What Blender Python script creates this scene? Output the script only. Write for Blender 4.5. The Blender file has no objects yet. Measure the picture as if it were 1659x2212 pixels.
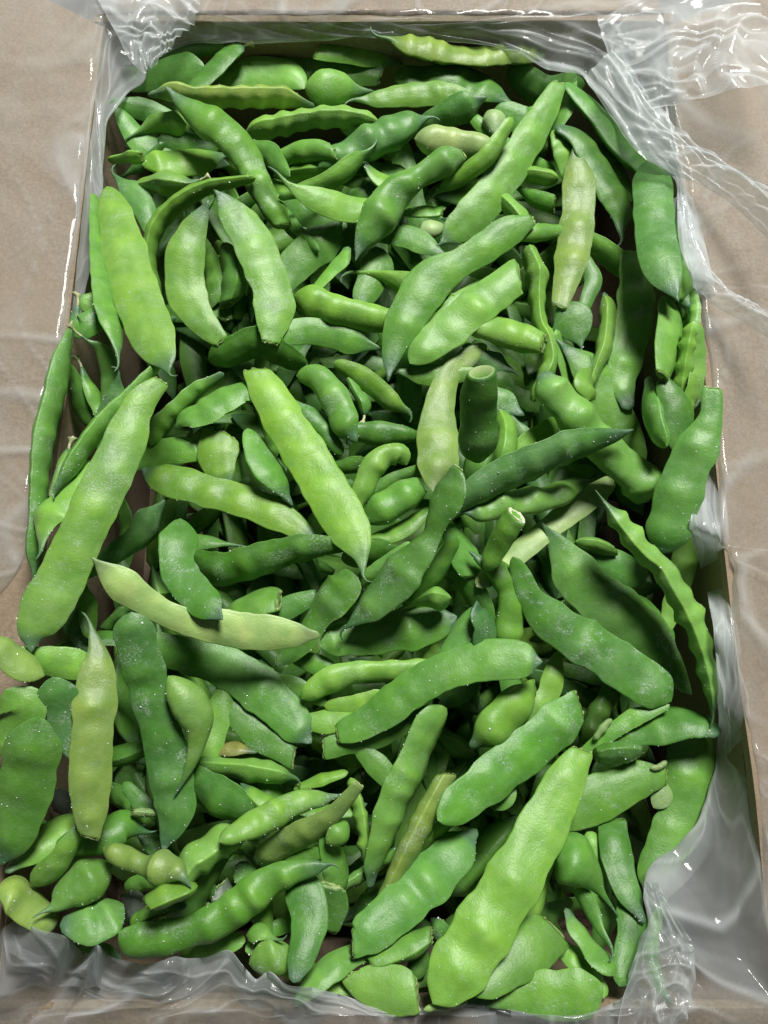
import bpy, math, random
import numpy as np
from mathutils import Vector, noise as mnoise

random.seed(7)
rng = np.random.default_rng(11)
SC = bpy.context.scene
COL = SC.collection

# ------------------------------------------------------------------ camera
CAM = np.array([0.0, 0.0, 0.291])
TILT = math.radians(14.8)
FPX = 1671.0                       # focal length, in pixels of a 1659 x 2212 picture
cam_d = bpy.data.cameras.new("camera")
cam_d.sensor_fit = 'VERTICAL'
cam_d.sensor_height = 36.0
cam_d.lens = 36.0 * FPX / 2212.0
cam_d.clip_start = 0.01
cam_d.clip_end = 50
cam = bpy.data.objects.new("camera", cam_d)
cam.location = CAM.tolist()
cam.rotation_euler = (TILT, 0, 0)
COL.objects.link(cam)
SC.camera = cam

# ------------------------------------------------------------------ world, lamp, exposure
world = bpy.data.worlds.new("World")
SC.world = world
world.use_nodes = True
bg = world.node_tree.nodes["Background"]
bg.inputs[0].default_value = (0.86, 0.93, 1.0, 1)
bg.inputs[1].default_value = 0.04

def area_lamp(name, loc, target, size, power, color):
    d = bpy.data.lights.new(name, 'AREA')
    d.shape = 'RECTANGLE'
    d.size, d.size_y = size
    d.energy = power
    d.color = color
    o = bpy.data.objects.new(name, d)
    o.location = loc
    o.rotation_euler = (Vector(target) - Vector(loc)).to_track_quat('-Z', 'Y').to_euler()
    COL.objects.link(o)
    return o

area_lamp("ceiling_lamp", (0.24, 0.78, 1.08), (0, 0.1, 0), (0.36, 0.36), 25.0, (1.0, 0.985, 0.94))

SC.view_settings.view_transform = 'Standard'
SC.view_settings.look = 'None'
SC.view_settings.exposure = 0.0
SC.view_settings.gamma = 1.0

# ------------------------------------------------------------------ helpers
RIGHT = np.array([1.0, 0, 0])
FWD = np.array([0, math.sin(TILT), -math.cos(TILT)])
UPV = np.array([0, math.cos(TILT), math.sin(TILT)])

def ray(x, y):
    return FWD + ((np.asarray(x) - 829.5) / FPX)[..., None] * RIGHT + ((1106.0 - np.asarray(y)) / FPX)[..., None] * UPV

def at(x, y, z):
    """the point of the place at height z that lies behind picture point (x, y)"""
    r = ray(np.asarray(x, float), np.asarray(y, float))
    t = (np.asarray(z, float) - CAM[2]) / r[..., 2]
    return CAM + r * t[..., None]

def to_px(P):
    d = np.asarray(P) - CAM
    ax = d @ FWD
    return 829.5 + FPX * (d @ RIGHT) / ax, 1106.0 - FPX * (d @ UPV) / ax

def unit(v):
    return v / np.maximum(np.linalg.norm(v, axis=-1, keepdims=True), 1e-12)

def spline(P, n, u=None):
    """Catmull-Rom style resampling of the rows of P at n points by chord length"""
    P = np.asarray(P, float)
    d = np.hypot(np.diff(P[:, 0]), np.diff(P[:, 1]))
    s = np.concatenate([[0], np.cumsum(np.maximum(d, 1e-6))])
    m = np.zeros_like(P)
    h = np.diff(s)[:, None]
    dl = np.diff(P, axis=0) / h
    if len(P) > 2:
        m[1:-1] = (dl[:-1] * h[1:] + dl[1:] * h[:-1]) / (h[1:] + h[:-1])
    m[0], m[-1] = dl[0], dl[-1]
    t = (np.linspace(0, 1, n) if u is None else u) * s[-1]
    k = np.clip(np.searchsorted(s, t, side='right') - 1, 0, len(s) - 2)
    hh = (s[k + 1] - s[k])
    q = ((t - s[k]) / hh)[:, None]
    hh = hh[:, None]
    return ((2*q**3 - 3*q**2 + 1) * P[k] + (q**3 - 2*q**2 + q) * hh * m[k]
            + (-2*q**3 + 3*q**2) * P[k + 1] + (q**3 - q**2) * hh * m[k + 1]), s[-1]

def mesh_obj(name, verts, faces, mat, parent=None, smooth=True, origin=None, col=None):
    me = bpy.data.meshes.new(name)
    v = np.asarray(verts, float)
    if origin is not None:
        v = v - origin
    me.from_pydata(v.tolist(), [], faces)
    if smooth:
        me.polygons.foreach_set("use_smooth", np.ones(len(me.polygons), bool))
    if col is not None:
        a = me.color_attributes.new("Col", 'FLOAT_COLOR', 'POINT')
        a.data.foreach_set("color", np.asarray(col, np.float32).ravel())
    me.materials.append(mat)
    me.update()
    o = bpy.data.objects.new(name, me)
    if origin is not None:
        o.location = np.asarray(origin).tolist()
    if parent is not None:
        o.parent = parent
        o.location = (np.asarray(origin if origin is not None else (0, 0, 0)) - np.array(parent.location)).tolist()
    COL.objects.link(o)
    return o

def tag(o, label, cat, group=None, kind=None):
    if label: o["label"] = label
    if cat: o["category"] = cat
    if group: o["group"] = group
    if kind: o["kind"] = kind
    return o

# ------------------------------------------------------------------ materials
def new_mat(name):
    m = bpy.data.materials.new(name)
    m.use_nodes = True
    nt = m.node_tree
    for n in list(nt.nodes):
        nt.nodes.remove(n)
    out = nt.nodes.new("ShaderNodeOutputMaterial")
    def N(t, **kw):
        n = nt.nodes.new("ShaderNode" + t)
        for k, v in kw.items():
            if k.startswith("_"):
                setattr(n, k[1:], v)
            else:
                n.inputs[k.replace("__", " ")].default_value = v
        return n
    L = nt.links.new
    return m, nt, out, N, L

def math_node(N, L, op, a, b=None, clamp=False):
    n = N("Math", _operation=op, _use_clamp=clamp)
    for i, v in enumerate((a, b)):
        if v is None: continue
        if isinstance(v, (int, float)): n.inputs[i].default_value = v
        else: L(v, n.inputs[i])
    return n.outputs[0]

def ramp(N, L, src, lo, hi):
    n = N("MapRange", _interpolation_type='SMOOTHSTEP')
    n.inputs["From Min"].default_value = lo
    n.inputs["From Max"].default_value = hi
    L(src, n.inputs["Value"])
    return n.outputs["Result"]

def mix_col(N, L, fac, a, b, mode='MIX'):
    n = N("Mix", _data_type='RGBA', _blend_type=mode)
    for i, v in ((0, fac), (6, a), (7, b)):
        if isinstance(v, (int, float)): n.inputs[i].default_value = v
        elif isinstance(v, tuple): n.inputs[i].default_value = v
        else: L(v, n.inputs[i])
    return n.outputs[2]

def pod_material():
    m, nt, out, N, L = new_mat("frozen_pod_skin")
    at_ = N("Attribute", _attribute_name="Col")
    tc = N("TexCoord"); oi = N("ObjectInfo")
    off = N("VectorMath", _operation='ADD')
    sc = N("VectorMath", _operation='SCALE'); sc.inputs[0].default_value = (3.1, 7.7, 5.3)
    L(oi.outputs["Random"], sc.inputs["Scale"])
    L(tc.outputs["Object"], off.inputs[0]); L(sc.outputs[0], off.inputs[1])
    co = off.outputs[0]
    def noise(scale, detail=2.0, rough=0.5):
        n = N("TexNoise", Scale=scale, Detail=detail, Roughness=rough)
        L(co, n.inputs["Vector"]); return n.outputs["Fac"]
    mott = ramp(N, L, noise(95, 3.0, 0.6), 0.3, 0.7)
    fine = noise(1500, 2.0)
    c = mix_col(N, L, mott, (0.80, 0.86, 0.80, 1), (1.14, 1.09, 1.02, 1))
    base = mix_col(N, L, 1.0, at_.outputs["Color"], c, 'MULTIPLY')
    # frost: pale icy film in patches, broken into grains
    fr = at_.outputs["Alpha"]
    patch = ramp(N, L, noise(85, 3.0, 0.65), 0.50, 0.70)
    grain = ramp(N, L, noise(1300, 3.0, 0.7), 0.40, 0.66)
    film = math_node(N, L, 'MULTIPLY', math_node(N, L, 'MULTIPLY', patch, grain), fr, True)
    film2 = math_node(N, L, 'MULTIPLY', math_node(N, L, 'MULTIPLY', ramp(N, L, noise(60, 1.0), .4, .7), 0.06), fr, True)
    vor = N("TexVoronoi", Scale=520.0); L(co, vor.inputs["Vector"])
    dot = ramp(N, L, vor.outputs["Distance"], 0.20, 0.10)
    sel = ramp(N, L, noise(420, 1.0), 0.64, 0.70)
    dots = math_node(N, L, 'MULTIPLY', math_node(N, L, 'MULTIPLY', dot, sel), math_node(N, L, 'ADD', fr, 0.35), True)
    bloom = math_node(N, L, 'MULTIPLY', ramp(N, L, noise(330, 4.0, 0.7), .42, .72), 0.055)
    film2 = math_node(N, L, 'ADD', film2, bloom)
    fm = math_node(N, L, 'MAXIMUM', math_node(N, L, 'MULTIPLY', film, 0.62), math_node(N, L, 'MAXIMUM', film2, dots), True)
    base2 = mix_col(N, L, fm, base, (0.66, 0.75, 0.70, 1))
    p = N("BsdfPrincipled")
    L(base2, p.inputs["Base Color"])
    rg = N("MapRange"); L(fm, rg.inputs["Value"])
    rg.inputs["To Min"].default_value = 0.42; rg.inputs["To Max"].default_value = 0.55
    L(rg.outputs["Result"], p.inputs["Roughness"])
    p.inputs["Specular IOR Level"].default_value = 0.45
    p.inputs["Subsurface Weight"].default_value = 0.12
    p.inputs["Subsurface Radius"].default_value = (0.6, 1.0, 0.3)
    p.inputs["Subsurface Scale"].default_value = 0.002
    h = math_node(N, L, 'ADD', math_node(N, L, 'MULTIPLY', fine, 0.25),
                  math_node(N, L, 'ADD', math_node(N, L, 'MULTIPLY', noise(260, 3.0), 0.6), math_node(N, L, 'MULTIPLY', fm, 0.5)))
    b = N("Bump", Strength=0.55, Distance=0.0007); L(h, b.inputs["Height"])
    L(b.outputs[0], p.inputs["Normal"])
    L(p.outputs[0], out.inputs[0])
    return m

def plain(name, colr, rough=0.6, var=0.15, scale=300.0, bump=0.2):
    m, nt, out, N, L = new_mat(name)
    tc = N("TexCoord")
    n = N("TexNoise", Scale=scale, Detail=4.0, Roughness=0.6); L(tc.outputs["Object"], n.inputs["Vector"])
    lo = tuple(v * (1 - var) for v in colr) + (1,)
    hi = tuple(min(1, v * (1 + var)) for v in colr) + (1,)
    c = mix_col(N, L, ramp(N, L, n.outputs["Fac"], 0.3, 0.7), lo, hi)
    p = N("BsdfPrincipled", Roughness=rough); L(c, p.inputs["Base Color"])
    b = N("Bump", Strength=bump, Distance=0.0005); L(n.outputs["Fac"], b.inputs["Height"])
    L(b.outputs[0], p.inputs["Normal"]); L(p.outputs[0], out.inputs[0])
    return m

def cardboard_material():
    m, nt, out, N, L = new_mat("kraft_cardboard")
    tc = N("TexCoord"); co = tc.outputs["Object"]
    mp = N("Mapping"); L(co, mp.inputs["Vector"]); mp.inputs["Scale"].default_value = (1, 1, 1)
    big = N("TexNoise", Scale=14.0, Detail=4.0, Roughness=0.6); L(co, big.inputs["Vector"])
    fib = N("TexNoise", Scale=700.0, Detail=3.0, Roughness=0.7); L(co, fib.inputs["Vector"])
    st = N("TexNoise", Scale=45.0, Detail=5.0, Roughness=0.65); L(co, st.inputs["Vector"])
    c1 = mix_col(N, L, ramp(N, L, big.outputs["Fac"], 0.3, 0.7), (0.205, 0.150, 0.095, 1), (0.275, 0.205, 0.135, 1))
    c2 = mix_col(N, L, ramp(N, L, fib.outputs["Fac"], 0.3, 0.75), c1, (0.33, 0.255, 0.175, 1))
    c3 = mix_col(N, L, math_node(N, L, 'MULTIPLY', ramp(N, L, st.outputs["Fac"], 0.55, 0.75), 0.6), c2, (0.17, 0.135, 0.09, 1))
    w = N("TexWave", Scale=62.0, Distortion=0.4, _bands_direction='DIAGONAL'); L(co, w.inputs["Vector"])
    p = N("BsdfPrincipled", Roughness=0.75); L(c3, p.inputs["Base Color"])
    h = math_node(N, L, 'ADD', math_node(N, L, 'MULTIPLY', w.outputs["Fac"], 0.12), math_node(N, L, 'ADD', fib.outputs["Fac"], math_node(N, L, 'MULTIPLY', st.outputs["Fac"], 1.2)))
    b = N("Bump", Strength=0.3, Distance=0.0008); L(h, b.inputs["Height"])
    L(b.outputs[0], p.inputs["Normal"]); L(p.outputs[0], out.inputs[0])
    return m

def plastic_material():
    m, nt, out, N, L = new_mat("cloudy_plastic_film")
    tc = N("TexCoord"); co = tc.outputs["Object"]
    lw = N("LayerWeight", Blend=0.5)
    n1 = N("TexNoise", Scale=55.0, Detail=4.0, Roughness=0.6); L(co, n1.inputs["Vector"])
    n2 = N("TexNoise", Scale=260.0, Detail=3.0, Roughness=0.65); L(co, n2.inputs["Vector"])
    f2 = math_node(N, L, 'POWER', lw.outputs["Facing"], 2.0)
    fac = math_node(N, L, 'ADD', math_node(N, L, 'MULTIPLY', f2, 0.6),
                    math_node(N, L, 'ADD', 0.10, math_node(N, L, 'MULTIPLY', ramp(N, L, n1.outputs["Fac"], 0.4, 0.75), 0.10)), True)
    b = N("Bump", Strength=0.4, Distance=0.0012)
    L(math_node(N, L, 'ADD', n1.outputs["Fac"], math_node(N, L, 'MULTIPLY', n2.outputs["Fac"], 0.12)), b.inputs["Height"])
    cr = N("Attribute", _attribute_name="Col")
    fac = math_node(N, L, 'ADD', fac, math_node(N, L, 'MULTIPLY', cr.outputs["Fac"], 0.55), True)
    tr = N("BsdfTransparent"); tr.inputs[0].default_value = (0.97, 0.98, 0.98, 1)
    df = N("BsdfDiffuse"); df.inputs[0].default_value = (0.87, 0.91, 0.93, 1)
    tl = N("BsdfTranslucent"); tl.inputs[0].default_value = (0.87, 0.91, 0.93, 1)
    L(b.outputs[0], df.inputs["Normal"])
    milk = N("MixShader"); milk.inputs[0].default_value = 0.45; L(df.outputs[0], milk.inputs[1]); L(tl.outputs[0], milk.inputs[2])
    body = N("MixShader"); L(fac, body.inputs[0]); L(tr.outputs[0], body.inputs[1]); L(milk.outputs[0], body.inputs[2])
    gl = N("BsdfGlossy", Roughness=0.09); L(b.outputs[0], gl.inputs["Normal"])
    f4 = math_node(N, L, 'POWER', lw.outputs["Facing"], 4.0)
    fin = N("MixShader"); L(math_node(N, L, 'ADD', math_node(N, L, 'MULTIPLY', f4, 0.10), 0.022, True), fin.inputs[0])
    L(body.outputs[0], fin.inputs[1]); L(gl.outputs[0], fin.inputs[2])
    L(fin.outputs[0], out.inputs[0])
    return m

M_POD = pod_material()
M_CUT = plain("cut_pod_flesh", (0.34, 0.46, 0.17), 0.45, 0.2, 700.0)
M_CUT_PALE = plain("white_cut_pod_flesh", (0.62, 0.68, 0.46), 0.45, 0.12, 700.0)
M_STALK = plain("pale_pod_stalk", (0.52, 0.56, 0.30), 0.55, 0.25, 900.0)
M_CARD = cardboard_material()
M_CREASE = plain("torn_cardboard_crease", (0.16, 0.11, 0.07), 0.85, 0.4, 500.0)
M_FILM = plastic_material()
M_FLOOR = plain("grey_floor_paint", (0.22, 0.22, 0.21), 0.7, 0.2, 30.0)
m, nt, out, N, L = new_mat("ice_crystal")
p = N("BsdfPrincipled", Roughness=0.12); p.inputs["Base Color"].default_value = (0.9, 0.93, 0.93, 1)
L(p.outputs[0], out.inputs[0]); M_ICE = m

# ------------------------------------------------------------------ the carton
HX, YF, YN = 0.131, 0.314, -0.094          # inner half width, far and near inner wall
DEPTH, TH = 0.125, 0.0045
SL_L, SL_R, SL_F, SL_N = 0.12, -0.06, 0.03, -0.30   # slope of the four flaps, outward

fl = mesh_obj("floor", [(-3, -3, -DEPTH - .012), (3, -3, -DEPTH - .012), (3, 3, -DEPTH - .012), (-3, 3, -DEPTH - .012)], [(0, 1, 2, 3)], M_FLOOR)
fl["kind"] = "structure"

box = bpy.data.objects.new("cardboard_box", None)
box.location = (0, 0.11, -DEPTH - .010)
COL.objects.link(box)
tag(box, "open brown cardboard carton with its flaps folded outwards, filled with frozen green bean pods", "box")

def slab(name, corners, up, th, nu, nv, bulge, seed, mat=M_CARD):
    """a cardboard sheet with thickness: corners a,b,c,d; 'up' is the side that gets the given face"""
    a, b, c, d = [np.array(q, float) for q in corners]
    up = unit(np.array(up, float))
    U, V = np.meshgrid(np.linspace(0, 1, nu), np.linspace(0, 1, nv), indexing='ij')
    P = ((1-U)*(1-V))[..., None]*a + (U*(1-V))[..., None]*b + (U*V)[..., None]*c + ((1-U)*V)[..., None]*d
    w = np.array([[mnoise.noise(Vector((P[i, j, 0]*18+seed, P[i, j, 1]*18, P[i, j, 2]*18))) for j in range(nv)] for i in range(nu)])
    edge = np.minimum(1, np.minimum(V, 1) * 6)
    top = P + (w * bulge * edge)[..., None] * up
    bot = top - th * up
    V3 = np.concatenate([top.reshape(-1, 3), bot.reshape(-1, 3)])
    n = nu * nv
    F = []
    for i in range(nu - 1):
        for j in range(nv - 1):
            q = (i*nv+j, (i+1)*nv+j, (i+1)*nv+j+1, i*nv+j+1)
            F.append(q); F.append(tuple(x + n for x in reversed(q)))
    rim = [i*nv for i in range(nu)] + [(nu-1)*nv+j for j in range(1, nv)] + [i*nv+nv-1 for i in range(nu-2, -1, -1)] + [j for j in range(nv-2, 0, -1)]
    for k in range(len(rim)):
        p0, p1 = rim[k], rim[(k+1) % len(rim)]
        F.append((p1, p0, p0+n, p1+n))
    o = mesh_obj(name, V3, F, mat, parent=box, smooth=False, origin=np.array(box.location))
    return o

zb = -DEPTH
slab("wall", [(-HX, YN, zb), (-HX, YF, zb), (-HX, YF, -.0048), (-HX, YN, -.0048)], (1, 0, 0), TH, 40, 12, 0.0012, 1)
slab("wall", [(HX, YF, zb), (HX, YN, zb), (HX, YN, -.0048), (HX, YF, -.0048)], (-1, 0, 0), TH, 40, 12, 0.0012, 2)
slab("wall", [(-HX-TH, YF+.0002, zb), (HX+TH, YF+.0002, zb), (HX+TH, YF+.0002, 0), (-HX-TH, YF+.0002, 0)], (0, -1, 0), TH, 30, 12, 0.001, 3)
slab("wall", [(HX+TH, YN-.0002, zb), (-HX-TH, YN-.0002, zb), (-HX-TH, YN-.0002, -.0048), (HX+TH, YN-.0002, -.0048)], (0, 1, 0), TH, 30, 12, 0.001, 4)
slab("bottom", [(-HX-TH, YN-TH, zb-.0005), (HX+TH, YN-TH, zb-.0005), (HX+TH, YF+TH, zb-.0005), (-HX-TH, YF+TH, zb-.0005)], (0, 0, 1), TH, 6, 6, 0.0, 5)
g, FW = -.0004, 0.125
slab("flap", [(-HX-g, YN+.004, .001), (-HX-g, YF-.004, .001), (-HX-g-FW, YF+.055, .001+SL_L*FW), (-HX-g-FW, YN-.02, .001+SL_L*FW)][::-1], (SL_L, 0, 1), TH, 40, 16, 0.002, 6)
slab("flap", [(HX+g, YF-.004, .001), (HX+g, YN+.004, .001), (HX+g+FW, YN-.02, .001+SL_R*FW), (HX+g+FW, YF+.055, .001+SL_R*FW)][::-1], (-SL_R, 0, 1), TH, 40, 16, 0.002, 7)
slab("flap", [(-HX+.002, YF+TH+.0008, .001), (HX-.002, YF+TH+.0008, .001), (HX-.004, YF+TH+FW, .001+SL_F*FW), (-HX+.004, YF+TH+FW, .001+SL_F*FW)], (0, 0, 1), TH, 40, 16, 0.0012, 8)
slab("flap", [(HX-.002, YN-g, .001), (-HX+.002, YN-g, .001), (-HX+.004, YN-g-FW, .001+SL_N*FW), (HX-.004, YN-g-FW, .001+SL_N*FW)], (0, -.3, 1), TH, 40, 16, 0.0012, 9)
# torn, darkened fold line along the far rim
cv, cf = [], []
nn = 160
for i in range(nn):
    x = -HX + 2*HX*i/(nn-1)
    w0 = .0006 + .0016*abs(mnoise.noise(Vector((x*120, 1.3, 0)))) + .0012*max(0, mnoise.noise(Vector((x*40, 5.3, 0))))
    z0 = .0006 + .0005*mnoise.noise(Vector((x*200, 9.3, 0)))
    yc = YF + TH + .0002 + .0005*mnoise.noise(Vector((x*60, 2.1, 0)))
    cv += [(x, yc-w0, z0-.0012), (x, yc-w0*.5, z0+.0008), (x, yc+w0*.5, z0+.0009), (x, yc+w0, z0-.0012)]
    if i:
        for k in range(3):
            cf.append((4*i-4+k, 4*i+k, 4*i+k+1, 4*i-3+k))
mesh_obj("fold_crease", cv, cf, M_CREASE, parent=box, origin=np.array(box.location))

def flap_z(x, y):
    return (np.maximum(0, -x - HX) * SL_L + np.maximum(0, x - HX) * SL_R
            + np.maximum(0, y - YF) * SL_F + np.maximum(0, YN - y) * SL_N)

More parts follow.
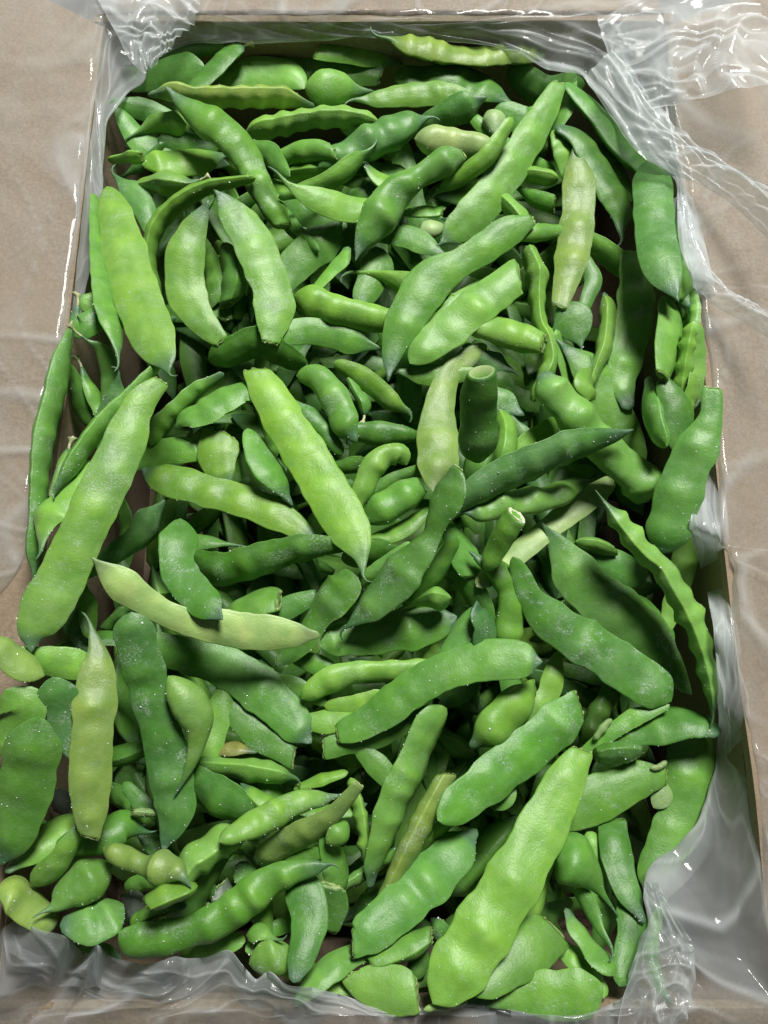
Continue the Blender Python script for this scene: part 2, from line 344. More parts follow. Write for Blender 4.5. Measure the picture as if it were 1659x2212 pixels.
TABLE = """
A1 m e 1 hr 1 0;@A 1030,345,60 1150,315,70 1270,300,40;
A2 f e 2 hr 0 0;@A 880,485,60 1000,445,150 1120,430,185 1240,410,100;
A3 m e 2 hk 1 0;@A 1210,500,90 1330,380,100 1400,310,90 1470,280,45;
A4 f c 3 rr 0 0;470,188,30 530,160,55 590,160,60 640,175,48 657,192,20;plump smooth bright green pod lying crosswise just below the top left corner
A5 e a 4 tt 2 0;320,205,8 365,198,36 420,210,42 480,210,42 560,210,40 620,212,40 680,232,12;wavy olive yellow pod with its seam up, lying crosswise near the top left
A6 r d 6 tc 3 2;357,187,7 385,215,24 430,250,60 490,290,68 535,345,62 560,400,52 590,450,50 612,488,38;long knobbly green pod running diagonally down from the top left with a thin beak
A7 m c 4 tr 1 0;@A 750,845,8 850,790,30 920,755,90 1010,750,130 1090,755,120 1125,750,70;rounded light green pod end with a long thin stem pointing at the left wall
A8 f d 2 rr 0 0;@A 760,740,60 800,800,120 860,860,150 960,900,120;
A8b f e 1 rr 0 0;@A 770,640,60 860,660,120 970,690,60;
A8c f e 2 rr 0 0;@A 1060,860,80 1130,870,140 1210,880,80;
A9 m c 4 rt 3 0;@A 850,990,60 980,980,130 1100,985,150 1230,965,140 1310,945,60 1370,935,25;lumpy yellow green pod lying level near the left wall with a frosty stem
A9b e b 4.1 rc 0 0;@A 765,955,60 800,950,80 850,945,60;
A10 e c 4 rk 2 1;@A 915,1120,70 980,1110,130 1080,1110,125 1150,1110,60 1210,1085,22;stubby two lobed pod with an open seam, left of the long diagonal knobbly pod
A11 m h 3 th 0 0;@A 740,1065,10 820,1020,60 885,960,40;
A12 f h 5 th 1 1;@A 680,1045,15 730,1100,60 800,1160,140 850,1220,135 890,1330,60;
A13 e c 6 hh 0 1;@A 1400,1100,60 1290,1120,80 1130,1190,100 1000,1290,100 920,1420,95 900,1560,85 935,1740,70;narrow glossy pod arching like a stem, between the yellow pod and the frosty one
A14 f b 8 rt 1 1;232,402,30 245,450,62 262,520,84 283,600,92 310,680,97 340,750,80 358,785,40 364,806,8;broad pale lime pod standing along the upper left edge with a dark beak below
A15 m c 5 ht 1 1;207,470,15 213,560,32 222,620,42 235,690,42 252,745,20 256,785,4;
A16 f c 7 tc 3 1;452,432,6 440,455,22 412,510,65 398,570,80 402,630,82 425,680,66 455,715,50 478,737,32;kinked light green pod with a forked beak and two dimples
A16b m d 6.5 tt 0 1;@A 1285,1210,10 1255,1250,30 1215,1310,30 1200,1370,10;
A17 m d 5 hr 3 1;430,520,25 450,560,38 462,610,38 458,665,30;
A18 e e 4 rc 1 1;482,530,25 500,560,45 505,610,48 490,658,30;
A19 f h 3 hc 0 2;460,685,20 478,672,38 492,690,20;
A20 f c 8 tc 2 3;462,410,5 478,425,22 503,460,62 540,510,78 565,570,82 587,625,80 592,655,90 588,700,66 584,740,36;large light green pod dusted with white frost, hanging beak up in the upper left
D1 f d 3 kr 0 0;@D 470,330,20 455,420,70 480,470,130 540,440,140 585,400,60;
D2 m d 4 kh 1 0;@D 475,510,10 540,555,24 600,590,70 640,650,110 660,750,100 650,830,60;
D3 e d 5 ct 1 2;@D 425,480,40 390,600,80 350,760,130 320,900,120 280,1050,130 250,1200,120 235,1400,105 220,1600,90 200,1850,70 210,2010,15;long edge-on green pod with a pale ridge, propped against the left wall
D4 m d 3 kh 1 0;@D 490,700,20 520,790,50 570,890,90 610,980,80;
D4b m e 2 hh 1 0;@D 460,820,30 510,960,120 570,1060,90 600,1150,60;
D5 f h 5 th 0 2;@D 715,740,10 705,830,80 700,900,130 640,990,70;
D6 e d 6.2 ht 0 2;@D 900,750,60 790,870,85 650,1010,105 500,1200,105 400,1350,80 335,1445,30;narrow edge-on green pod lying beside the longest flat pod at left
D7 f b 8 ct 1 2;347,825,35 309,862,55 263,970,86 211,1080,90 161,1187,90 127,1259,94 88,1330,92 68,1375,50 67,1410,8;longest flat light green pod, slanting from the left middle down to the left wall
D8 m b 6 ht 1 1;165,1040,50 140,1085,62 110,1115,60 95,1150,28 88,1190,8;
D9 m d 4 kh 1 0;@D 415,1195,25 400,1270,80 360,1370,70;
D10 m c 6 tr 2 0;@D 1350,745,40 1200,830,80 1060,960,100 940,1100,110 910,1180,60;
D11 m d 7 rr 1 1;@D 1610,910,50 1500,860,120 1350,910,150 1220,990,150 1120,1020,110 1060,1060,20;hooked dark green pod curling over the top of the long yellow green pod
D12 f d 5 rc 0 0;@D 880,1260,90 980,1220,150 1090,1210,150 1195,1210,120;
D13 f c 5.2 ct 2 1;477,935,76 470,975,84 478,1020,60 490,1050,20;
D14 f c 7 tt 2 1;303,1010,6 325,1022,36 360,1035,62 430,1055,66 500,1075,66 570,1100,66 620,1125,60 675,1165,24;smooth light green pod with a small left beak, slanting beneath the long bright one
D15 m d 6 rt 1 2;535,925,20 550,960,45 572,1005,62 600,1045,46 632,1092,5;pointed frosty green pod tucked left of the long yellow green pod
E1 f b 8 ct 1 1;552,800,50 580,850,75 620,920,85 665,990,88 705,1060,90 740,1120,92 768,1170,72 780,1205,30 786,1248,6;long bright yellow green flat pod slanting through the centre left
E1b m e 3 hh 1 0;500,760,60 560,740,60 620,770,40;
E2 r d 6 rt 2 2;640,812,32 683,815,52 712,845,56 735,885,62 748,920,60 770,955,12;bent dark pod shaped like a boomerang, right of the long yellow green pod
E2b e d 5 rk 0 1;@E 640,850,60 690,940,70 690,1000,30;
E2c r e 5 hr 1 3;@E 320,980,90 400,1030,120 490,1150,90;
E3 r e 5 hc 1 2;783,934,40 820,938,54 855,938,42 898,940,24;
E4 m b 6 rt 1 1;720,783,20 762,803,38 812,838,42 848,870,38 885,893,10;slender yellow green pod with a ridge and toothed edge, pointing right in the middle
E5 f d 6 ct 1 1;610,722,45 665,715,54 720,725,54 770,740,48 817,752,10;smooth mid green pod lying level with its point right, under the yellow plump one
E6 r b 5.5 rh 2 0;635,640,40 665,650,66 720,670,62 790,685,60 850,695,50;plump yellow pod with a darker belly, right of the frosty light green pod
E7 f d 5 hc 2 0;600,620,40 640,570,70 690,530,75 738,497,44;
E8 m b 4 th 0 0;@B 590,1490,40 560,1560,80 480,1650,70;
E9 m b 5 th 1 1;745,593,4 790,590,10 840,600,28 875,615,50 910,630,58 950,650,50;
E10 f e 3 tr 0 2;@B 760,1490,60 770,1570,170 740,1680,170 700,1760,150;
E11 f d 8 tc 1 1;838,824,5 843,785,30 858,730,62 895,660,86 940,600,86 990,570,60 1040,540,62 1100,500,62 1150,477,24;long bent greyish green pod with a thin beak, centre of the upper half
E12 f c 7 rc 2 1;885,785,30 915,757,62 970,712,76 1040,655,76 1118,597,72;straight light green pod with a square cut end, under the bent greyish pod
E12b f c 6 hh 0 0;@E 1180,380,60 1230,330,110 1310,270,90;
E13 f d 5 th 0 1;858,803,10 900,808,36 955,812,42 990,810,30;
E14 f a 7 rr 2 2;1052,745,22 1012,770,40 970,812,48 950,870,62 945,920,80 945,970,84 945,1020,74 935,1062,34;tall olive green pod swelling downward, left of the round open-ended pod
E15 r e 9.2 or 1 1;1040,803,60 1034,870,76 1034,925,78 1034,975,70 1036,1000,45;round dark pod with an open hollow cut end facing up
E15b r e 5 hr 0 0;1038,1005,70 1030,1045,60;
E16 e b 6 rr 1 0;1080,888,22 1095,930,42 1092,975,44 1078,1008,20;
E17 f h 5 ht 0 1;1045,770,30 1075,785,38 1104,800,10;
E18 f e 4.5 ht 0 2;1065,855,40 1095,875,52 1132,898,8;
E18b f e 4 tr 0 0;1105,900,8 1125,930,30 1145,960,40;
E19 m c 5 hc 1 0;1000,1088,30 1060,1045,54 1110,1000,60 1160,960,66 1198,932,50;
E20a m d 5 hh 0 2;@E 760,1460,50 850,1400,95 935,1360,30;
E20b r d 6 rc 2 1;790,1128,50 825,1100,66 870,1072,66 907,1050,46;plump cut green pod below the curled bumpy one in the centre
E21 r c 6 hr 2 0;770,1085,30 787,1050,46 805,1010,50 840,982,46 868,985,40 878,1005,18;curled bumpy light green pod right of the long yellow green pod
E22 m e 4 rr 1 1;742,1010,30 762,1005,34 790,1003,25;
E23 m h 4 rt 0 1;740,1055,30 760,1050,26 780,1046,5;
F1 m h 8 ht 1 3;1000,1080,36 1030,1060,60 1090,1025,70 1160,995,66 1230,965,62 1290,950,48 1340,938,20 1368,928,4;dark frosty pod with white ice patches, slanting across the knobbly pod at right
F2 r c 7 tc 3 1;1172,803,24 1190,840,66 1230,885,74 1275,935,74 1330,990,74 1380,1035,76 1400,1068,60;knobbly light green pod running down right beneath the dark frosty pod
F3 m c 6.5 tr 1 0;1278,790,4 1268,815,34 1262,840,46 1270,865,30;
F4 f d 6 th 0 1;1200,732,4 1225,755,18 1262,790,60 1308,850,70 1340,910,64 1365,955,34;smooth green pod with a thin beak behind the knobbly light green pod
F5 f c 7 ct 3 2;1358,545,36 1372,590,62 1372,650,70 1366,715,74 1350,780,64 1345,830,50 1358,885,20;tall bumpy green pod with a frosty right edge, standing in the upper right
F6 f h 8 rt 1 1;1400,345,54 1408,400,76 1412,470,78 1420,540,80 1435,590,70 1455,630,26 1466,652,4;big smooth bluish green pod hanging beside the plastic at upper right
F7 m c 6 rr 0 0;1465,560,30 1478,610,38 1465,645,20;
F8 m c 6 rc 0 0;1440,640,24 1448,700,52 1438,755,50 1430,812,28;
F9 e d 6 tr 1 1;1400,815,14 1405,860,36 1418,920,42 1440,965,24;
F10 f e 4 rr 0 0;1445,850,34 1465,890,58 1465,940,46;
F11 f d 8 ct 3 1;1538,840,38 1535,900,46 1515,950,76 1490,1000,88 1468,1060,90 1450,1120,90 1438,1165,76 1433,1195,22;large dark green pod with round seed bumps reaching over the right rim
F12 e c 6 ch 1 1;1142,545,36 1158,590,44 1160,650,32 1165,700,32 1185,745,34 1188,785,34 1172,820,28;narrow ridged light green pod running down past the square cut pod
F13 r c 6.5 hc 1 1;1055,708,54 1110,725,58 1172,742,46;plump pod with a square cut right end, below the straight light green pod
F14 f e 5 rt 0 1;1205,660,50 1228,682,78 1248,725,48 1256,752,4;
F15 e b 6 th 0 1;1304,632,8 1312,660,30 1312,700,32 1305,750,32 1290,790,25;
F16 m c 5 rr 0 0;1210,750,12 1218,785,24 1222,808,16;
F17 f e 4 rr 0 1;1270,575,24 1282,605,36 1270,640,30;
F18 f a 8 tc 2 2;1240,311,6 1246,350,42 1250,400,66 1248,460,68 1240,525,70 1232,570,66 1218,625,46 1208,662,34;upright olive yellow pod with a pointed top, upper right
C1 f c 9 ct 2 1;1207,180,30 1185,225,50 1150,285,64 1110,350,70 1060,420,74 1010,475,72 975,505,50 950,528,6;long bright pod slanting from the top right, cut end up, above its neighbours
C2 m d 4 hr 1 0;1225,200,36 1222,235,32 1208,265,25;
C3 m c 6 rh 1 0;1192,282,15 1214,315,44 1225,355,42;
C4 m d 7 tt 1 1;1200,275,16 1240,295,32 1280,345,46 1315,405,52 1338,460,46 1342,522,5;wavy ridged pod curving down right of the upright olive yellow pod
C5 e b 6 rr 0 0;1125,375,30 1165,380,34 1207,388,28;
C6 m d 5 tc 0 0;1112,402,8 1148,425,28 1196,442,38;
C7 e b 5 rh 0 0;1090,435,18 1112,458,38 1130,482,26;
C8 r d 5 rr 1 1;1130,505,34 1162,503,36 1192,500,24;
C9 m d 5 hh 0 0;1255,215,15 1295,255,38 1335,305,48 1382,350,46;dark pod slipping under the crumpled plastic at the top right corner
C10 m d 5 hh 1 0;1280,525,22 1310,548,48 1345,575,46;
C11 m d 4.5 hr 1 0;1290,320,30 1320,350,38 1345,400,26;
C12 m e 2 rr 1 0;1130,170,50 1180,200,60 1225,190,40;
C13 f e 3 rr 0 1;1105,250,50 1140,265,60 1175,250,40;
B1 m a 4 tt 2 0;810,75,3 845,85,12 870,95,32 905,103,40 955,113,40 1025,122,38 1095,120,36 1150,118,30 1178,122,14;long wavy olive green pod lying against the far wall at the top
B2 f c 3 ct 0 0;685,112,28 740,117,34 810,127,30 870,137,10;
B3 f e 2 hc 1 1;610,143,36 680,148,46 755,155,54 824,158,46;
B4 r b 3.5 rt 1 1;658,190,50 695,193,70 735,193,66 770,197,26 810,198,4;fat yellow green pod with a curved beak, below the far wall
B5 f c 4 tc 2 1;762,216,6 808,215,28 862,208,42 915,204,46 970,202,40 1014,213,26;level wavy light green pod near the top, right of the fat yellow one
B6 m e 4 ht 1 1;930,265,20 970,245,52 1012,228,55 1052,210,6;
B7 e b 5 tr 2 1;528,292,10 545,286,35 595,272,40 665,258,40 735,252,40 790,258,32 818,264,14;long light yellow green pod with its seam facing up, lying level in the upper left
B8 r h 5 ht 3 1;735,338,40 790,312,60 845,287,66 890,265,50 930,253,6;dark bluish pod with three round seed bumps, upper middle
B9 r d 5 rc 2 1;610,342,22 648,330,42 683,325,44 724,332,24;
B10 e b 4 rt 1 0;590,380,18 648,372,32 690,368,30 738,361,8;
B11 m b 6 ht 0 0;650,412,18 695,397,34 740,372,40 772,345,30 806,317,3;
B12 r p 5 rh 1 0;895,300,22 925,303,54 970,310,58 1020,315,50;stubby pale pod with a pinkish blunt end, upper middle
B13 r p 4.5 rr 0 3;1055,240,30 1068,262,46 1072,295,40;
B14 m b 6 th 0 1;938,420,4 970,398,28 1020,365,36 1060,330,36 1080,298,26;slender curved yellow green pod beside the long bright top right pod
B15 r d 7 tc 3 2;768,563,3 776,537,22 797,500,62 826,458,76 862,412,66 898,387,46 930,368,52 970,345,54 998,334,26;bumpy narrow-waisted bluish green pod with a fine beak, upper centre
B16 f b 6 th 1 0;597,372,3 622,398,12 658,420,36 700,437,54 755,452,52 810,455,40;
B17 m c 5.5 th 0 0;783,350,12 812,383,26 848,404,34;
B18 f e 4 rr 0 1;758,390,22 790,395,34 820,408,25;
B19 f d 6 ht 0 1;845,508,34 880,512,46 920,530,42 966,557,10;
B20 m c 5 rc 1 0;885,458,18 915,458,24 956,457,20;
B21 r p 5 cr 0 1;908,495,28 935,495,36 960,488,24;
B22 m c 5 rr 0 0;555,325,30 585,335,46 600,352,20;
B23 f b 4 rr 0 0;585,400,18 612,412,30 648,418,18;
B24 f e 3 rr 1 0;610,450,44 660,460,54 712,478,40;
B25 f d 3.5 tr 0 1;752,418,16 776,425,34 800,438,24;
B26 m d 5 hr 0 1;610,460,28 635,495,32 660,517,12;
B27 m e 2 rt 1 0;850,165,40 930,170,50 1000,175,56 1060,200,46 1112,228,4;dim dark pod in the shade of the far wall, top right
G1 f y 8 tt 0 0;198,1203,3 220,1225,28 255,1255,66 300,1290,60 345,1318,52 410,1345,56 480,1355,72 540,1365,72 600,1368,68 650,1372,42 690,1372,13;pale yellow curved pod, the palest of all, lying left of centre
G2 f e 9 rt 2 2;390,1120,50 388,1160,76 380,1200,70 392,1245,74 425,1285,72 460,1320,50 481,1338,7;dark green kinked pod lying on top of the pale yellow curved pod
G3 m e 7 hc 2 2;425,1215,50 470,1230,64 520,1222,68 575,1205,66 620,1192,62 680,1180,48 740,1178,28;bumpy dark green pod lying level above the pale yellow curved one
G4 m h 7 th 1 2;358,1078,6 342,1100,24 318,1130,62 298,1158,52 255,1190,44 222,1215,25;
G5 m h 5 ht 0 1;420,1172,34 455,1172,26 512,1178,4;
G7 f h 4 rr 0 2;145,1320,24 165,1345,56 190,1390,45 202,1425,16;
G7b m d 4 tr 0 1;180,1255,6 188,1290,30 190,1340,34;
G8a m a 6 rr 1 1;-20,1380,45 20,1420,60 62,1447,52 96,1460,18;knobbly olive yellow pod poking in from the left edge
G8b f b 5 hh 1 1;75,1420,30 110,1428,60 150,1434,64 190,1440,46;
G9 f h 6 rh 0 3;114,1462,50 122,1495,80 134,1545,66 148,1595,25;
G10 f a 9 tc 2 1;190,1338,3 201,1372,18 210,1410,40 210,1450,72 207,1490,84 203,1545,82 198,1600,82 195,1655,86 194,1710,80 195,1760,62 194,1808,40;tall pale yellow green pod with a long beak pointing up, at the lower left
G11 f d 8 rt 1 1;85,1548,60 74,1600,100 62,1660,108 52,1720,104 35,1790,84 15,1840,50 0,1868,12;broad flat green pod with a pale rim at the lower left edge of the photo
G12 f d 5 rr 1 0;10,1490,60 45,1530,90 25,1590,80 10,1640,40;
G13 f e 8 rt 2 2;284,1322,66 288,1355,84 300,1410,80 318,1470,80 335,1530,82 350,1590,82 362,1650,84 372,1700,84 378,1750,76 368,1792,52 356,1825,18 354,1842,4;long dark bluish green pod standing in the lower left, tapering to a point
G14 f d 7 ht 2 2;340,1400,66 400,1415,74 460,1430,80 520,1460,88 575,1500,88 620,1545,84 655,1588,46 672,1605,12;broad mid green pod slanting down right beneath the pale yellow curved pod
G15 r c 8 rt 1 1;363,1460,18 385,1490,56 412,1525,80 428,1565,62 426,1600,40 412,1650,24 395,1688,10 376,1720,3;swollen bright pod with a long drooping beak, over the tall dark pod
G16 f c 6 hr 0 1;482,1505,45 468,1550,56 455,1600,56 442,1650,58 432,1695,34;
G17 e b 6 ht 1 1;460,1655,36 520,1660,44 570,1668,42 610,1675,36 640,1682,8;grooved light green pod lying level in the lower left
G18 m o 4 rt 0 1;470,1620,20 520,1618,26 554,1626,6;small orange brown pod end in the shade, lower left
G19 f e 5 hc 0 2;515,1545,50 560,1585,66 605,1610,62 634,1634,48;
G20 e d 5 hh 0 1;240,1637,38 275,1628,42 310,1615,38;
H1 m e 9 tc 2 2;738,1364,3 768,1338,26 805,1308,62 845,1268,80 880,1225,80 912,1190,56 932,1160,40 945,1125,48 962,1090,68 978,1050,60 989,1012,26;long dark bluish pod with a narrow waist, running up from the centre
H3 m c 5 hh 0 0;815,1165,26 855,1152,36 885,1135,34 907,1118,12;
H3b m b 7 hh 0 0;780,1255,30 812,1235,34 850,1205,28;
H4 m e 5 ht 0 1;788,1198,52 825,1190,52 878,1184,4;
H5 m e 7 rc 2 2;748,1228,40 744,1258,72 722,1290,72 700,1315,62 678,1350,50 655,1385,46 625,1412,38 597,1430,20;twisted glossy dark pod whose lower end passes under the pale yellow pod tip
H6 f e 4 hc 0 1;598,1325,44 640,1305,46 682,1286,26;
H7 m d 5 rc 0 0;525,1312,46 565,1300,58 602,1297,50;
H8 f d 7 rt 3 1;690,1394,34 725,1385,60 790,1378,72 860,1362,82 930,1350,76 970,1338,40 987,1332,12;bumpy mid green pod lying level, above the long S-curved pod in the centre
H9 r b 6 rh 2 1;652,1510,24 680,1488,46 715,1468,56 770,1452,46 835,1450,44 925,1442,34;arched yellow pod with a dark end, tucked under the long S-curved pod
H10 f d 8.6 ct 1 1;730,1582,44 775,1568,62 830,1535,72 890,1490,76 950,1455,76 1010,1435,80 1070,1425,84 1115,1425,80 1150,1428,50 1172,1430,8;long S-curved mid green pod stretched across the lower centre
H11 f d 6 ch 1 1;700,1618,44 755,1605,46 805,1592,52 850,1572,48 890,1552,25;
H12 m c 7 rt 1 1;965,1530,40 930,1560,58 905,1610,60 885,1660,64 858,1710,66 838,1765,62 822,1820,50 805,1875,34 800,1918,14;narrow bright pod leaning down left, edge to edge with the olive ridged one
H13 e a 8 ct 0 2;964,1676,38 940,1720,44 915,1770,46 885,1830,46 855,1890,36 828,1935,24 804,1972,7;greyish olive ridged pod leaning down left in the lower centre
H14 r b 7 tc 2 0;1015,1615,14 1045,1590,58 1085,1550,76 1120,1515,70 1152,1488,34;twisted bright yellow pod with a brown tip, below the S-curved pod
H15 f d 5 hc 0 0;985,1172,46 1003,1205,58 1020,1245,44;
H15b m e 4 hh 0 0;1000,1250,44 1030,1290,50 1050,1340,40;
H16 r c 8 th 1 0;1013,1190,5 1035,1208,20 1068,1228,46 1096,1262,52 1105,1310,56 1100,1355,56 1105,1410,46;curved glossy pod like a hook, right of the centre
H17 m d 6 rh 0 1;1035,1310,20 1012,1345,44 988,1385,46 960,1425,26;
H17b m h 6.1 th 1 1;1030,1298,8 1030,1320,30 1045,1350,50 1050,1400,50;
H18 e b 6 tr 1 0;870,1313,4 915,1298,26 950,1293,48 975,1292,38;
H19 m d 5 hh 0 0;910,1275,24 940,1240,40 960,1205,36;
H20 m c 8.2 hc 0 1;1072,1186,44 1092,1150,50 1116,1114,48;upright pod stub showing a white cut face
H21 f d 4 rr 0 1;660,1428,26 690,1438,44 722,1460,26;
H22 f d 4 rr 0 0;605,1475,34 640,1485,40 672,1503,20;
H23 f c 5 rr 0 1;676,1560,34 705,1560,48 742,1556,24;
H24 f b 4 rr 0 0;740,1525,34 765,1525,42 792,1512,25;
I2 f p 6 hc 0 0;1070,1235,44 1120,1195,46 1170,1155,46 1220,1115,50 1280,1070,50 1320,1040,28;pale green flat pod with notched edge, half hidden right of the white cut stub
F20 r c 7 tt 3 1;993,1106,5 1030,1105,44 1080,1090,56 1140,1082,56 1200,1070,48 1250,1045,30 1277,1038,8;bumpy bright green pod lying level below the dark frosty one
I3 f d 7 tr 2 2;1170,1130,4 1195,1162,30 1225,1210,74 1258,1262,98 1310,1305,104 1358,1345,104 1405,1385,96 1440,1430,64 1470,1472,36 1495,1502,10;broad dark green pod with a ridge and pointed top, right of centre
I4 f e 8 hr 2 3;1128,1250,34 1145,1290,54 1178,1330,78 1235,1372,88 1292,1405,92 1350,1445,94 1395,1475,92 1432,1500,74 1450,1515,40;broad bumpy dark pod sprinkled with frost, in front of the ridged pointed one
I5 e c 8 tt 3 1;1299,1076,5 1325,1110,28 1355,1148,42 1390,1190,46 1430,1225,48 1458,1272,50 1487,1325,50 1512,1385,44 1530,1450,36 1540,1515,22 1540,1552,6;long wavy seam-up pod running down along the right wall
I6 f e 5 hc 0 0;1295,1205,60 1350,1235,68 1395,1246,42;
I6b f e 4 rr 0 0;1350,1290,50 1400,1340,60 1450,1400,50;
I7 e c 7 rc 1 1;1242,1170,20 1285,1180,36 1327,1193,18;
I8 f c 5 hh 0 0;1490,1150,30 1480,1200,48 1465,1270,46 1450,1320,30;
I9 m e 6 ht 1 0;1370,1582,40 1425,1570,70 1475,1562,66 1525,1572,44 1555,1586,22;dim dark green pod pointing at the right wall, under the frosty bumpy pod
I10 f d 6 hh 0 2;1292,1602,20 1335,1572,34 1370,1550,36 1398,1540,12;
I11 e p 6 rr 0 0;1283,1598,10 1305,1570,16 1322,1553,10;
I12 f b 5 hr 0 0;1155,1540,22 1185,1500,46 1198,1445,18;
I13 f d 8 rc 3 2;945,1772,40 980,1745,72 1040,1700,86 1100,1650,92 1160,1605,88 1215,1555,80 1250,1520,54;big dark bumpy pod with a ragged upper end, left of the largest yellow green pod
I14 f b 9.5 cr 3 1;1257,1622,44 1225,1680,78 1195,1740,92 1155,1820,104 1110,1900,112 1060,1980,116 1015,2050,118 975,2110,104 950,2148,70 935,2168,30;largest yellow green pod of all, slanting across the lower right
L1 f d 8 hc 1 2;1210,1752,80 1245,1740,96 1315,1715,86 1388,1682,68 1438,1678,34;flat green pod with a frosty lower edge, sticking out right of the largest pod
L1k e p 8 rr 0 0;1405,1660,10 1425,1656,12 1440,1645,14;
L2 e e 8 cc 1 3;1288,1632,34 1335,1625,42 1382,1622,26;frost-crusted cut stub above the flat green pod at lower right
L3 r d 8 rt 1 0;1195,1835,40 1220,1845,96 1250,1868,96 1275,1892,58 1297,1925,20 1336,1980,3;ball-shaped green pod end with a thin curved tail, lower right
L3b r b 7 rh 0 0;1268,1795,28 1292,1845,44 1302,1895,30;
L4 f e 7 ct 0 1;1322,1772,56 1330,1840,64 1342,1890,56 1365,1945,44 1392,1995,10;
L5 m d 7 ht 0 0;1240,1905,20 1278,1965,32 1295,2005,18 1323,2057,3;
L5b f d 5 hr 0 0;1280,1930,40 1310,1960,50 1300,2010,30;
L6 m c 6 tr 1 1;1222,1962,12 1240,2000,32 1268,2040,34 1295,2072,46 1328,2108,24;
L7 f d 7 hc 0 0;1055,2112,70 1100,2075,100 1150,2042,104 1198,2012,80;broad flat greyish green piece wedged right of the largest pod at the bottom
L8 f c 6 tr 1 1;1010,2167,6 1065,2158,34 1120,2150,58 1172,2148,86 1225,2150,90 1270,2140,82 1302,2128,40;wide bright green pod lying level along the bottom edge at right
L9 f d 3 hh 1 0;1495,1590,80 1490,1660,92 1478,1740,90 1450,1810,84 1415,1870,60;
L9b f p 5 rr 0 1;1412,1745,26 1430,1720,42 1442,1695,26;
L10 f e 4 hh 0 0;1360,1960,50 1365,2020,60 1350,2080,50;
K20 m c 6.5 hh 0 0;1120,2010,24 1148,1955,50 1165,1900,44 1180,1850,30;
J1 m c 6 th 1 0;12,1885,12 55,1848,54 95,1820,66 135,1795,58 175,1780,40;
J2 r d 6 ht 1 0;170,1818,50 230,1805,68 275,1785,64 318,1797,8;
J3 m b 7 rt 1 1;70,1914,26 103,1885,50 132,1852,46 155,1815,36 174,1780,18;
J4 m a 7 rt 2 1;-8,1925,40 22,1930,66 55,1955,66 88,1980,58 120,2002,36;olive yellow pod at the bottom left edge, just above the plastic
J5 r c 8 tr 2 2;88,1972,4 118,1958,26 142,1935,66 178,1910,88 212,1885,72 238,1863,32;knotted twisted pod with a frosty groove, bottom left
J6 m d 7 tr 2 3;130,1998,24 170,1998,64 210,1990,86 245,1968,66 267,1953,30;
J7 r d 9 rt 3 1;256,2014,40 285,2028,64 340,2028,68 410,2012,66 480,1982,70 530,1945,72 580,1905,66 630,1885,46 690,1872,24 714,1867,6;long dark curved pod with round bumps, lying along the plastic at the bottom left
J7b e d 7 rt 1 1;282,1992,20 325,1972,30 360,1960,28 402,1957,12;
J8 r a 8 rt 3 1;223,1830,20 265,1850,46 308,1868,38 350,1875,66 378,1880,46 396,1895,20 413,1917,4;
J9 e b 7 hr 1 1;395,1900,40 412,1870,60 450,1838,60 490,1815,62 525,1820,44;
J10 m d 6 rt 1 0;350,1965,40 380,1965,78 420,1925,66 465,1870,36 512,1828,8;
J11 e c 7 ch 0 0;323,1951,38 347,1940,42 378,1930,38;
J12 m i 6 cc 0 3;270,1933,20 290,1955,48 318,1983,40;grey frosty broken pod fragment among the pods at the bottom left
J13 m i 6 cr 0 3;480,1910,28 483,1935,44 470,1968,30;frosty grey fragment standing left of the long dark curved pod's upper end
J14 m h 6 tr 0 3;518,1862,20 530,1890,48 536,1928,42;
J15 m i 5 cr 0 3;113,1718,28 132,1732,44 145,1760,28;icy grey fragment between the two tall pods at the lower left
J16 e p 6 cc 0 1;288,1755,14 312,1756,18 338,1757,12;tiny pale slice lying in the dark gap at the lower left
J16b f e 5 rr 0 1;292,1720,26 305,1735,38 332,1752,30;
J17 m e 7 ht 1 1;425,1690,50 470,1720,74 510,1738,66 548,1765,22 575,1787,3;pointed dark pod aiming down right in the lower left
J18 r b 7 ht 2 2;520,1795,40 560,1775,58 590,1760,56 625,1740,50 665,1728,42 700,1725,28 724,1720,10;lumpy bright pod with a frosty grey tip, lower left of centre
J19 m a 8 tc 1 1;558,1867,22 585,1845,50 630,1815,56 672,1790,50 712,1765,38 755,1720,28 775,1695,24;twisted olive pod folded lengthwise, lower centre
K1 r c 6 rr 0 0;705,1822,34 730,1800,50 750,1775,36;
K2 f d 5 hh 0 0;590,1880,40 620,1865,44 650,1855,30;
K3 f e 8 ct 0 2;640,1878,30 655,1925,80 668,1975,76 662,2030,66 645,2085,48 634,2122,18;dark leaf-like flat pod with a pale frosted rim, bottom centre left
K4 f d 6 cc 0 1;706,1912,70 710,1955,76 702,2005,56;
K4b m d 4 hh 0 1;712,1835,40 725,1880,55;
K5 f d 8 tc 3 1;1030,1792,14 1000,1822,66 960,1865,92 900,1922,94 845,1975,90 795,2015,80 763,2037,52;big dark bumpy pod slanting down left, left of the largest yellow green pod
K6 e d 7 cc 0 1;798,2080,28 835,2065,44 880,2045,52 930,2021,36;ridged green cut piece at the bottom, left of the largest pod
K7 f c 8 cc 0 0;752,2110,28 775,2122,54 820,2132,84 865,2142,86 900,2150,66;bright green wedge-shaped cut piece at the bottom edge
K8 m c 6 hh 1 0;676,2130,24 710,2097,54 752,2070,46 795,2050,20;
K9 r c 7 rr 1 3;538,2082,40 570,2072,66 605,2058,70 625,2043,34;
K10 m b 7 rt 0 1;532,2020,20 560,2015,36 602,2030,5;
K10b m b 6.8 rr 0 1;530,2055,22 555,2045,34 580,2048,24;
K11 f h 6 rr 0 0;888,2118,30 905,2080,40 918,2045,18;
K14 f d 5 rr 0 0;795,1635,30 820,1660,50 842,1685,22;
